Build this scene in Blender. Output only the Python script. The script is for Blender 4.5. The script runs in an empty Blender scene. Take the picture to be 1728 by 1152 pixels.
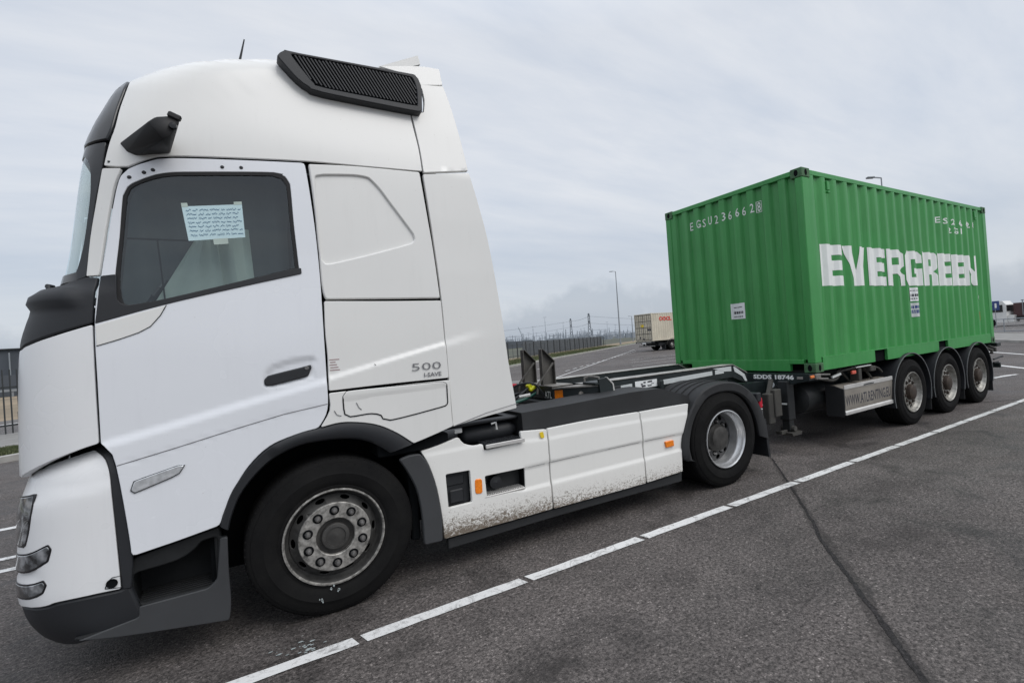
import bpy, bmesh, math, random
from mathutils import Vector, Matrix, geometry
random.seed(7)
PI=math.pi; sin=math.sin; cos=math.cos
scn=bpy.context.scene
COL=scn.collection
# ------------------------------------------------------------------ camera
cam_d=bpy.data.cameras.new('camera'); cam=bpy.data.objects.new('camera',cam_d); COL.objects.link(cam)
scn.camera=cam
cam_d.sensor_width=36.0; cam_d.lens=861.33/1728*36
cam_d.shift_x=-105.9/1728; cam_d.shift_y=-9.9/1728
cam_d.clip_start=.05; cam_d.clip_end=6000
rot=Matrix(((0.8321898,0.05533855,-0.55172255),(-0.54997317,-0.04437899,-0.83400241),(-0.07063737,0.9974809,-0.00649702)))
cam.matrix_world=Matrix.Translation((-0.46309,-4.88089,1.65132))@rot.to_4x4()
# ------------------------------------------------------------------ sky and sun
SUN_EL=math.radians(48); SUN_AZ=math.radians(152)      # azimuth from +Y towards +X: high, behind the photographer
w=bpy.data.worlds.new('World'); scn.world=w; w.use_nodes=True
nt=w.node_tree; N=nt.nodes; Lk=nt.links; N.clear()
def nd(tree,typ,**kw):
    n=tree.nodes.new(typ)
    for k,v in kw.items():
        if k=='inp':
            for a,b in v.items(): n.inputs[a].default_value=b
        else: setattr(n,k,v)
    return n
out=nd(nt,'ShaderNodeOutputWorld'); bg=nd(nt,'ShaderNodeBackground'); bg.inputs['Strength'].default_value=.1
sky=nd(nt,'ShaderNodeTexSky',sky_type='NISHITA'); sky.sun_disc=False
sky.sun_elevation=SUN_EL; sky.sun_rotation=SUN_AZ; sky.air_density=1.2; sky.dust_density=2.5
tc=nd(nt,'ShaderNodeTexCoord'); sep=nd(nt,'ShaderNodeSeparateXYZ'); Lk.new(tc.outputs['Generated'],sep.inputs[0])
def mth(tree,op,a,b=None,c=None,clamp=False):
    n=tree.nodes.new('ShaderNodeMath'); n.operation=op; n.use_clamp=clamp
    for i,v in enumerate((a,b,c)):
        if v is None: continue
        if isinstance(v,(int,float)): n.inputs[i].default_value=v
        else: tree.links.new(v,n.inputs[i])
    return n.outputs[0]
def ramp(tree,fac,stops,interp='LINEAR'):
    n=tree.nodes.new('ShaderNodeValToRGB'); cr=n.color_ramp; cr.interpolation=interp
    while len(cr.elements)<len(stops): cr.elements.new(.5)
    for e,(p_,c) in zip(cr.elements,stops):
        e.position=p_; e.color=(c,c,c,1) if isinstance(c,(int,float)) else (*c,1)
    tree.links.new(fac,n.inputs[0]); return n.outputs[0]
def mixc(tree,fac,a,b,mode='MIX'):
    n=tree.nodes.new('ShaderNodeMix'); n.data_type='RGBA'; n.blend_type=mode
    for s,v in ((n.inputs[0],fac),(n.inputs[6],a),(n.inputs[7],b)):
        if isinstance(v,(int,float)): s.default_value=v
        elif isinstance(v,tuple): s.default_value=(*v,1) if len(v)==3 else v
        else: tree.links.new(v,s)
    return n.outputs[2]
# cloud deck: the view direction dropped on a flat layer, so that the clouds flatten towards the horizon
zc=mth(nt,'MAXIMUM',sep.outputs[2],0.0)
den=mth(nt,'ADD',zc,.16)
cx=mth(nt,'DIVIDE',sep.outputs[0],den); cy=mth(nt,'DIVIDE',sep.outputs[1],den)
cmb=nd(nt,'ShaderNodeCombineXYZ'); Lk.new(cx,cmb.inputs[0]); Lk.new(cy,cmb.inputs[1])
mp=nd(nt,'ShaderNodeMapping'); mp.inputs['Rotation'].default_value=(0,0,.5); mp.inputs['Scale'].default_value=(.8,2.3,1); Lk.new(cmb.outputs[0],mp.inputs[0])
n1=nd(nt,'ShaderNodeTexNoise',inp={'Scale':.9,'Detail':6.,'Roughness':.55,'Distortion':.35}); Lk.new(mp.outputs[0],n1.inputs['Vector'])
n2=nd(nt,'ShaderNodeTexNoise',inp={'Scale':3.2,'Detail':5.,'Roughness':.6,'Distortion':.2}); Lk.new(mp.outputs[0],n2.inputs['Vector'])
f=mth(nt,'ADD',mth(nt,'MULTIPLY',n1.outputs[0],.7),mth(nt,'MULTIPLY',n2.outputs[0],.3))
f=mth(nt,'MULTIPLY_ADD',f,3.4,-1.2,clamp=True)
cloud=mixc(nt,f,(.655,.715,.815),(.85,.875,.92))
# distant cumulus bank just above the horizon
n3=nd(nt,'ShaderNodeTexNoise',inp={'Scale':9.,'Detail':6.,'Roughness':.55}); Lk.new(tc.outputs['Generated'],n3.inputs['Vector'])
bank=mth(nt,'MULTIPLY_ADD',sep.outputs[2],-30.,mth(nt,'MULTIPLY_ADD',n3.outputs[0],7.,-1.0),clamp=True)
low=ramp(nt,sep.outputs[2],[(0.0,(.50,.56,.64)),(.07,(.66,.71,.78)),(.16,(.50,.57,.68)),(.34,(1,1,1))])
lowf=ramp(nt,sep.outputs[2],[(0.0,.9),(.12,.6),(.33,0.0)])
cloud=mixc(nt,lowf,cloud,low)
cloud=mixc(nt,mth(nt,'MULTIPLY',bank,.55),cloud,(.44,.50,.59))
# an overcast sky is brightest overhead
zen=mth(nt,'MULTIPLY_ADD',mth(nt,'POWER',zc,1.5),1.5,0.0)
zf=mth(nt,'MAXIMUM',mth(nt,'SUBTRACT',zen,.55),0.0)
gain=mth(nt,'ADD',zf,1.0)
vs=nd(nt,'ShaderNodeVectorMath',operation='SCALE'); Lk.new(cloud,vs.inputs[0]); Lk.new(mth(nt,'MULTIPLY',gain,9.9),vs.inputs['Scale'])
mx=mixc(nt,.88,sky.outputs[0],vs.outputs[0])
Lk.new(mx,bg.inputs[0]); Lk.new(bg.outputs[0],out.inputs[0])
sd=bpy.data.lights.new('sun','SUN'); sd.energy=1.35; sd.angle=math.radians(40); sd.color=(1,.97,.93)
so=bpy.data.objects.new('sun',sd); COL.objects.link(so)
sv=Vector((sin(SUN_AZ)*cos(SUN_EL),cos(SUN_AZ)*cos(SUN_EL),sin(SUN_EL)))
so.rotation_euler=sv.to_track_quat('Z','Y').to_euler(); so.location=(0,-20,30)
scn.view_settings.view_transform='Standard'; scn.view_settings.look='None'
scn.view_settings.exposure=0.0; scn.view_settings.gamma=1
# ------------------------------------------------------------------ materials
MATS={}
def newmat(name):
    m=bpy.data.materials.new(name); m.use_nodes=True; t=m.node_tree
    b=t.nodes['Principled BSDF']; MATS[name]=m; return m,t,b
def simple(name,col,rough=.5,metal=0.,var=.08,scale=3.,bump=0.,bscale=200.,coat=0.,spec=.5,rvar=.1):
    m,t,b=newmat(name)
    tcn=t.nodes.new('ShaderNodeTexCoord'); n=nd(t,'ShaderNodeTexNoise',inp={'Scale':scale,'Detail':5.,'Roughness':.6}); t.links.new(tcn.outputs['Object'],n.inputs['Vector'])
    lo=tuple(c*(1-var) for c in col); hi=tuple(min(1,c*(1+var)) for c in col)
    t.links.new(ramp(t,n.outputs[0],[(.3,lo),(.7,hi)]),b.inputs['Base Color'])
    t.links.new(mth(t,'MULTIPLY_ADD',n.outputs[0],rvar,rough-rvar/2),b.inputs['Roughness'])
    b.inputs['Metallic'].default_value=metal; b.inputs['Specular IOR Level'].default_value=spec
    b.inputs['Coat Weight'].default_value=coat; b.inputs['Coat Roughness'].default_value=.08
    if bump:
        n4=nd(t,'ShaderNodeTexNoise',inp={'Scale':bscale,'Detail':3.}); t.links.new(tcn.outputs['Object'],n4.inputs['Vector'])
        bp_=nd(t,'ShaderNodeBump',inp={'Strength':bump,'Distance':.002}); t.links.new(n4.outputs[0],bp_.inputs['Height']); t.links.new(bp_.outputs[0],b.inputs['Normal'])
    return m
def paint(name,col,dirt=0.,dz=(.3,.8),dcol=(.16,.13,.10),rough=.32):
    """vehicle paint: faint tone drift, road film streaks, optional grime fading upward from the sill"""
    m,t,b=newmat(name)
    tcn=t.nodes.new('ShaderNodeTexCoord'); P=tcn.outputs['Object']
    n=nd(t,'ShaderNodeTexNoise',inp={'Scale':1.1,'Detail':4.,'Roughness':.6}); t.links.new(P,n.inputs['Vector'])
    mpn=nd(t,'ShaderNodeMapping'); mpn.inputs['Scale'].default_value=(14,14,1.2); t.links.new(P,mpn.inputs[0])
    st=nd(t,'ShaderNodeTexNoise',inp={'Scale':1.4,'Detail':5.,'Roughness':.65}); t.links.new(mpn.outputs[0],st.inputs['Vector'])
    c=mixc(t,n.outputs[0],tuple(x*.93 for x in col),tuple(min(1,x*1.04) for x in col))
    c=mixc(t,ramp(t,st.outputs[0],[(.55,0.),(.85,.11)]),c,tuple(x*.62 for x in col))
    sp=nd(t,'ShaderNodeTexNoise',inp={'Scale':60.,'Detail':3.,'Roughness':.7}); t.links.new(P,sp.inputs['Vector'])
    c=mixc(t,ramp(t,sp.outputs[0],[(.71,0.),(.76,.45)]),c,(.25,.22,.18))
    if dirt:
        sx=nd(t,'ShaderNodeSeparateXYZ'); t.links.new(P,sx.inputs[0])
        hz=nd(t,'ShaderNodeMapRange'); hz.inputs['From Min'].default_value=dz[0]; hz.inputs['From Max'].default_value=dz[1]
        hz.inputs['To Min'].default_value=1; hz.inputs['To Max'].default_value=0; t.links.new(sx.outputs[2],hz.inputs[0])
        fx=nd(t,'ShaderNodeMapRange'); fx.inputs['From Min'].default_value=.6; fx.inputs['From Max'].default_value=2.4
        fx.inputs['To Min'].default_value=1; fx.inputs['To Max'].default_value=.70; t.links.new(sx.outputs[0],fx.inputs[0])
        m2=nd(t,'ShaderNodeMapping'); m2.inputs['Scale'].default_value=(1,1,1.6); m2.inputs['Rotation'].default_value=(0,.5,0); t.links.new(P,m2.inputs[0])
        sc=nd(t,'ShaderNodeTexNoise',inp={'Scale':32.,'Detail':7.,'Roughness':.78,'Distortion':1.6}); t.links.new(m2.outputs[0],sc.inputs['Vector'])
        amt=mth(t,'MULTIPLY',mth(t,'POWER',hz.outputs[0],1.4),fx.outputs[0])
        thr=mth(t,'SUBTRACT',.80,mth(t,'MULTIPLY',amt,.60))
        k=mth(t,'MULTIPLY',mth(t,'SUBTRACT',sc.outputs[0],thr),9.,clamp=True)
        k=mth(t,'MULTIPLY',k,dirt,clamp=True)
        film=mth(t,'MULTIPLY',amt,.30*dirt)
        c=mixc(t,film,c,(.42,.37,.31)); c=mixc(t,k,c,dcol)
    t.links.new(c,b.inputs['Base Color'])
    t.links.new(mth(t,'MULTIPLY_ADD',n.outputs[0],.15,rough-.07),b.inputs['Roughness'])
    b.inputs['Coat Weight'].default_value=.3; b.inputs['Coat Roughness'].default_value=.16
    return m
paint('white_warm',(.745,.742,.72)); paint('white_cool',(.765,.785,.82),rough=.26); paint('white_front',(.765,.772,.78),rough=.26)
paint('white_skirt',(.80,.795,.765),dirt=1.,dz=(.20,.74))
simple('black_plastic',(.013,.0145,.0175),.55,var=.15,bump=.25,bscale=500)
simple('grey_plastic',(.038,.040,.043),.6,var=.15,bump=.25,bscale=500)
simple('step_plastic',(.015,.016,.017),.7,spec=.2,var=.3,scale=8,bump=.3,bscale=300)
simple('dusty_plastic',(.016,.017,.0185),.7,var=.3,scale=2.5,bump=.3,bscale=300)
simple('gloss_black',(.012,.013,.015),.18,var=.2)
simple('dark_inside',(.008,.009,.010),.9,spec=.05)
simple('dark_backing',(.075,.09,.095),.9,var=.2,scale=3); simple('dark_cabin',(.045,.055,.058),.85,var=.3,scale=2)
simple('chassis',(.014,.016,.017),.55,var=.5,scale=4)
simple('chassis_dusty',(.045,.043,.038),.75,var=.35,scale=5)
simple('trailer_paint',(.013,.019,.020),.42,var=.4,scale=3)
simple('stake_metal',(.085,.080,.072),.6,var=.4,scale=7); simple('strip_grey',(.13,.135,.14),.5); simple('trailer_worn',(.20,.19,.175),.6,var=.5,scale=6)
simple('galvanised',(.36,.35,.33),.5,metal=.35,var=.3,scale=5)
simple('alu_panel',(.30,.275,.24),.5,metal=.3,var=.18,scale=3)
simple('alu_bright',(.60,.59,.57),.38,metal=.4,var=.12,scale=6)
simple('rim_silver',(.34,.345,.35),.36,metal=.75,var=.2,scale=9)
simple('rim_dirty',(.30,.29,.27),.5,metal=.45,var=.7,scale=26)
simple('rim_shade',(.055,.054,.052),.6,metal=.3,var=.4,scale=14); simple('disc_grey',(.075,.075,.075),.6,metal=.3,var=.3,scale=12); simple('barrel',(.62,.625,.63),.34,metal=.75,var=.15,scale=9)  # rim_shade: shadow inside the front rim is put into the metal colour
simple('rim_dark',(.055,.053,.05),.65,metal=.3,var=.4,scale=12)
simple('rim_polish',(.32,.31,.285),.48,metal=.6,var=.45,scale=18)
simple('hub_brown',(.045,.032,.024),.6,metal=.3,var=.4,scale=12)
simple('nut_steel',(.22,.215,.21),.42,metal=.8,var=.3,scale=30)
simple('curtain',(.42,.50,.46),.9,var=.12)
simple('paper_blue',(.50,.66,.70),.8,var=.05); simple('ink',(.06,.14,.24),.8)
simple('paper_white',(.76,.78,.78),.7,var=.04); simple('ink_dark',(.04,.04,.05),.8)
simple('amber',(.85,.22,.01),.3,var=.2,scale=60,coat=.5); simple('orange_lens',(.75,.20,.04),.35,coat=.5); simple('yellow_tag',(.75,.55,.02),.5)
simple('red_plastic',(.50,.01,.03),.4); simple('red_marker',(.62,.10,.06),.4,coat=.4); simple('yellow_plastic',(.75,.75,.02),.4); simple('green_tube',(.02,.09,.07),.4)
simple('tape_silver',(.55,.58,.58),.4,var=.06,scale=20); simple('decal_white',(.80,.82,.80),.5,var=.05,scale=8)
simple('decal_grey',(.20,.20,.21),.4,metal=.3); simple('decal_red',(.6,.08,.06),.5); simple('decal_faded',(.36,.24,.24),.5)
simple('black_matte',(.008,.008,.009),.6,var=.2); simple('rubber',(.017,.017,.018),.85,var=.3)
simple('casting',(.055,.135,.06),.7,var=.4,scale=9)
simple('concrete',(.22,.216,.205),.9,var=.15,scale=2,bump=.3,bscale=40)
simple('kerb_stone',(.33,.32,.30),.85,var=.2,scale=2)
simple('fence_dark',(.03,.034,.036),.6,var=.2); simple('post_metal',(.27,.29,.31),.5,metal=.3,var=.1,scale=.3)
simple('hoarding',(.085,.095,.105),.8,var=.2); simple('wall_dark',(.07,.08,.095),.8,var=.15,scale=.12)
simple('pylon_metal',(.075,.09,.11),.7); simple('mast_metal',(.25,.28,.32),.7); simple('wire',(.13,.14,.16),.7)  # pylon and mast greys carry the paling of distance haze in their colour
simple('maroon',(.075,.035,.035),.6,var=.3,scale=.5); simple('cab_white',(.7,.7,.68),.4); simple('blue_sign',(.03,.06,.20),.5)
simple('dark_vehicle',(.02,.02,.022),.6)
# glass: tinted and reflective, still see-through
def glassmat(name,tint,refl=.06):
    m,t,b=newmat(name); t.nodes.remove(b); o=t.nodes['Material Output']
    tr=nd(t,'ShaderNodeBsdfTransparent'); tr.inputs[0].default_value=(*tint,1)
    gl=nd(t,'ShaderNodeBsdfGlossy'); gl.inputs[0].default_value=(.92,.97,1,1); gl.inputs['Roughness'].default_value=.02
    fr=nd(t,'ShaderNodeFresnel'); ge=nd(t,'ShaderNodeNewGeometry'); t.links.new(mth(t,'MULTIPLY_ADD',ge.outputs['Backfacing'],-.8333,1.5),fr.inputs[0])
    fc=mth(t,'ADD',fr.outputs[0],refl,clamp=True)
    mx_=nd(t,'ShaderNodeMixShader'); t.links.new(fc,mx_.inputs[0]); t.links.new(tr.outputs[0],mx_.inputs[1]); t.links.new(gl.outputs[0],mx_.inputs[2]); t.links.new(mx_.outputs[0],o.inputs[0])
    return m
glassmat('side_glass',(.74,.79,.79),.03); glassmat('wind_glass',(.90,.965,.955),.0)
m,t,b=newmat('lens_clear'); b.inputs['Roughness'].default_value=.15; b.inputs['Metallic'].default_value=.35
n=nd(t,'ShaderNodeTexNoise',inp={'Scale':16.,'Detail':2.}); tcn=t.nodes.new('ShaderNodeTexCoord'); t.links.new(tcn.outputs['Object'],n.inputs['Vector'])
t.links.new(ramp(t,n.outputs['Fac'],[(.40,(.03,.032,.035)),(.52,(.15,.16,.17)),(.66,(.42,.43,.45))]),b.inputs['Base Color']); b.inputs['Coat Weight'].default_value=1
simple('lens_bright',(.62,.64,.66),.12,metal=.4,var=.25,scale=30,coat=1.)
# tyre: dusty sidewall
m,t,b=newmat('tyre'); tcn=t.nodes.new('ShaderNodeTexCoord'); n=nd(t,'ShaderNodeTexNoise',inp={'Scale':5.,'Detail':6.,'Roughness':.7}); t.links.new(tcn.outputs['Object'],n.inputs['Vector'])
t.links.new(ramp(t,n.outputs[0],[(.3,(.008,.008,.0085)),(.75,(.015,.0147,.0143))]),b.inputs['Base Color']); b.inputs['Roughness'].default_value=.8; b.inputs['Specular IOR Level'].default_value=.08
n=nd(t,'ShaderNodeTexNoise',inp={'Scale':90.,'Detail':3.}); t.links.new(tcn.outputs['Object'],n.inputs['Vector']); bb=nd(t,'ShaderNodeBump',inp={'Strength':.25,'Distance':.002}); t.links.new(n.outputs[0],bb.inputs['Height']); t.links.new(bb.outputs[0],b.inputs['Normal'])
# container paints
def contpaint(name,col,rust=.3,fade=(.5,.62,.55)):
    m,t,b=newmat(name); tcn=t.nodes.new('ShaderNodeTexCoord'); P=tcn.outputs['Object']
    n=nd(t,'ShaderNodeTexNoise',inp={'Scale':.9,'Detail':6.,'Roughness':.65}); t.links.new(P,n.inputs['Vector'])
    mpn=nd(t,'ShaderNodeMapping'); mpn.inputs['Scale'].default_value=(9,9,.6); t.links.new(P,mpn.inputs[0])
    st=nd(t,'ShaderNodeTexNoise',inp={'Scale':1.2,'Detail':6.,'Roughness':.7}); t.links.new(mpn.outputs[0],st.inputs['Vector'])
    c=mixc(t,ramp(t,n.outputs[0],[(.3,0.),(.7,1.)]),tuple(x*.86 for x in col),tuple(x*1.1 for x in col))
    c=mixc(t,ramp(t,st.outputs[0],[(.48,0.),(.78,.42)]),c,fade)
    sp=nd(t,'ShaderNodeTexNoise',inp={'Scale':14.,'Detail':8.,'Roughness':.75}); t.links.new(P,sp.inputs['Vector'])
    c=mixc(t,ramp(t,sp.outputs[0],[(.66,0.),(.72,rust)]),c,(.11,.055,.03))
    t.links.new(c,b.inputs['Base Color']); b.inputs['Roughness'].default_value=.40
    bb=nd(t,'ShaderNodeBump',inp={'Strength':.12,'Distance':.01}); t.links.new(n.outputs[0],bb.inputs['Height']); t.links.new(bb.outputs[0],b.inputs['Normal'])
contpaint('green_paint',(.040,.272,.062),rust=.5,fade=(.13,.37,.15)); contpaint('cream_paint',(.60,.55,.44),rust=.9,fade=(.42,.34,.24))
# asphalt
STAINS=[(.62,-2.62,.34,.12,.6),(.25,-1.95,.16,.10,.45),(1.15,-2.75,.2,.16,.4),(3.6,-3.0,.5,.2,.35),(1.9,-2.3,.22,.12,.3),(4.9,-2.4,.6,.25,.3),(-.1,-1.25,.35,.2,.4)]
def asphalt(name,base,seam=False):
    m,t,b=newmat(name); tcn=t.nodes.new('ShaderNodeTexCoord'); P=tcn.outputs['Object']
    def noise(sc,det,ro,di=0.):
        n=nd(t,'ShaderNodeTexNoise',inp={'Scale':sc,'Detail':det,'Roughness':ro,'Distortion':di}); t.links.new(P,n.inputs['Vector']); return n.outputs[0]
    v=nd(t,'ShaderNodeTexVoronoi',inp={'Scale':110.,'Randomness':1.}); t.links.new(P,v.inputs['Vector'])
    sepc=nd(t,'ShaderNodeSeparateColor'); t.links.new(v.outputs['Color'],sepc.inputs[0])
    grit=noise(40.,7.,.84); big=noise(.28,5.,.6,.4); mid=noise(1.15,6.,.62,.9); blot=noise(3.8,6.,.7,.5)
    stone=ramp(t,sepc.outputs[0],[(0.,tuple(x*.60 for x in base)),(.5,base),(.90,tuple(x*1.25 for x in base)),(.97,tuple(x*1.5 for x in base)),(1.,tuple(x*2.6 for x in base))])
    c=mixc(t,1.,stone,ramp(t,grit,[(.38,.22),(.50,1.0),(.63,1.75)]),'MULTIPLY')
    c=mixc(t,1.,c,ramp(t,big,[(.32,.72),(.52,1.0),(.70,1.22)]),'MULTIPLY')
    c=mixc(t,1.,c,ramp(t,mid,[(.34,.56),(.46,.95),(.60,1.04),(.72,1.18)]),'MULTIPLY')
    c=mixc(t,1.,c,ramp(t,blot,[(.30,.74),(.5,1.0),(.72,1.12)]),'MULTIPLY')
    if seam:     # tar-stained band that follows the open joint, and a few oily patches with ragged rims
        sx=nd(t,'ShaderNodeSeparateXYZ'); t.links.new(P,sx.inputs[0])
        a_=Vector((5.05,-.80)); b2=Vector((2.02,-3.76)); d_=(b2-a_).normalized(); n_=Vector((-d_.y,d_.x))
        dist=mth(t,'ADD',mth(t,'MULTIPLY_ADD',sx.outputs[0],n_.x,-a_.dot(n_)),mth(t,'MULTIPLY',sx.outputs[1],n_.y))
        al=mth(t,'ADD',mth(t,'MULTIPLY_ADD',sx.outputs[0],d_.x,-a_.dot(d_)),mth(t,'MULTIPLY',sx.outputs[1],d_.y))
        wob=mth(t,'MULTIPLY_ADD',mid,.30,-.15); fine=mth(t,'MULTIPLY_ADD',blot,.16,-.08)
        q=mth(t,'ABSOLUTE',mth(t,'ADD',dist,mth(t,'ADD',mth(t,'MULTIPLY',wob,.55),fine)))
        wd=mth(t,'MULTIPLY_ADD',mth(t,'MULTIPLY',al,.012),1.,.016)
        k=mth(t,'SUBTRACT',1.,mth(t,'DIVIDE',q,wd),clamp=True)
        on=mth(t,'MULTIPLY',mth(t,'GREATER_THAN',al,-.3),mth(t,'LESS_THAN',al,6.))
        c=mixc(t,mth(t,'MULTIPLY',mth(t,'MULTIPLY',mth(t,'MULTIPLY',k,3.,clamp=True),on),.50),c,tuple(x*.22 for x in base))
        for (px,py,rx,ry,am) in STAINS:
            e=mth(t,'ADD',mth(t,'POWER',mth(t,'DIVIDE',mth(t,'SUBTRACT',sx.outputs[0],px),rx),2.),mth(t,'POWER',mth(t,'DIVIDE',mth(t,'SUBTRACT',sx.outputs[1],py),ry),2.))
            e=mth(t,'ADD',e,mth(t,'MULTIPLY_ADD',blot,3.2,-1.6)); k=mth(t,'MULTIPLY',mth(t,'SUBTRACT',1.1,e,clamp=True),am)
            c=mixc(t,k,c,tuple(x*.25 for x in base))
    t.links.new(c,b.inputs['Base Color']); b.inputs['Specular IOR Level'].default_value=.32
    t.links.new(ramp(t,mid,[(.34,.55),(.6,.88)]),b.inputs['Roughness'])
    h=mth(t,'ADD',mth(t,'MULTIPLY',v.outputs['Distance'],-.6),mth(t,'MULTIPLY',grit,1.3))
    bb=nd(t,'ShaderNodeBump',inp={'Strength':.75,'Distance':.007}); t.links.new(h,bb.inputs['Height']); t.links.new(bb.outputs[0],b.inputs['Normal'])
    return m
asphalt('asphalt',(.098,.087,.082),seam=True); asphalt('asphalt_far',(.125,.118,.114)); asphalt('asphalt_joint',(.022,.020,.020)); asphalt('asphalt_dark',(.050,.046,.046)); simple('scuff',(.34,.38,.38),.8)
# worn road paint
m,t,b=newmat('road_paint'); tcn=t.nodes.new('ShaderNodeTexCoord'); P=tcn.outputs['Object']
a1=nd(t,'ShaderNodeTexNoise',inp={'Scale':7.,'Detail':8.,'Roughness':.8,'Distortion':1.2}); t.links.new(P,a1.inputs['Vector'])
a2=nd(t,'ShaderNodeTexNoise',inp={'Scale':110.,'Detail':4.}); t.links.new(P,a2.inputs['Vector'])
k=mth(t,'ADD',ramp(t,a1.outputs[0],[(.50,0.),(.62,.8)]),ramp(t,a2.outputs[0],[(.62,0.),(.72,.6)]),clamp=True)
t.links.new(mixc(t,k,(.68,.68,.67),(.17,.165,.16)),b.inputs['Base Color']); b.inputs['Roughness'].default_value=.75
m,t,b=newmat('grass'); tcn=t.nodes.new('ShaderNodeTexCoord'); n=nd(t,'ShaderNodeTexNoise',inp={'Scale':.8,'Detail':6.}); t.links.new(tcn.outputs['Object'],n.inputs['Vector'])
t.links.new(ramp(t,n.outputs[0],[(.3,(.055,.075,.028)),(.6,(.10,.11,.05)),(.8,(.17,.145,.085))]),b.inputs['Base Color']); b.inputs['Roughness'].default_value=.9
m,t,b=newmat('sand'); tcn=t.nodes.new('ShaderNodeTexCoord'); n=nd(t,'ShaderNodeTexNoise',inp={'Scale':.15,'Detail':7.}); t.links.new(tcn.outputs['Object'],n.inputs['Vector'])
t.links.new(ramp(t,n.outputs[0],[(.3,(.15,.12,.08)),(.6,(.27,.21,.14)),(.75,(.11,.11,.06))]),b.inputs['Base Color']); b.inputs['Roughness'].default_value=.95
m,t,b=newmat('field'); tcn=t.nodes.new('ShaderNodeTexCoord'); n=nd(t,'ShaderNodeTexNoise',inp={'Scale':.02,'Detail':7.}); t.links.new(tcn.outputs['Object'],n.inputs['Vector'])
t.links.new(ramp(t,n.outputs[0],[(.3,(.055,.06,.045)),(.6,(.08,.085,.06)),(.75,(.11,.10,.075))]),b.inputs['Base Color']); b.inputs['Roughness'].default_value=.95
MT=MATS
# ------------------------------------------------------------------ objects
def props(o,label=None,cat=None,group=None,kind=None):
    if label: o['label']=label
    if cat: o['category']=cat
    if group: o['group']=group
    if kind: o['kind']=kind
    return o
def thing(name,label,cat,origin=(0,0,0),loc=None,rotz=0,group=None):
    """empty at the thing's base; its parts are modelled in place and hang from it"""
    o=bpy.data.objects.new(name,None); COL.objects.link(o); o.empty_display_size=.2
    o.location=loc if loc is not None else origin; o.rotation_euler=(0,0,rotz)
    o['_org']=list(origin); return props(o,label,cat,group)
def link(name,me,mat,parent=None,angle=32):
    me.materials.clear(); me.materials.append(MT[mat] if isinstance(mat,str) else mat)
    if angle is not None:
        me.shade_smooth(); me.set_sharp_from_angle(angle=math.radians(angle))
    o=bpy.data.objects.new(name,me); COL.objects.link(o)
    if parent is not None:
        o.parent=parent
        if '_org' in parent: o.matrix_parent_inverse=Matrix.Translation(-Vector(parent['_org']))
    return o
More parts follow.
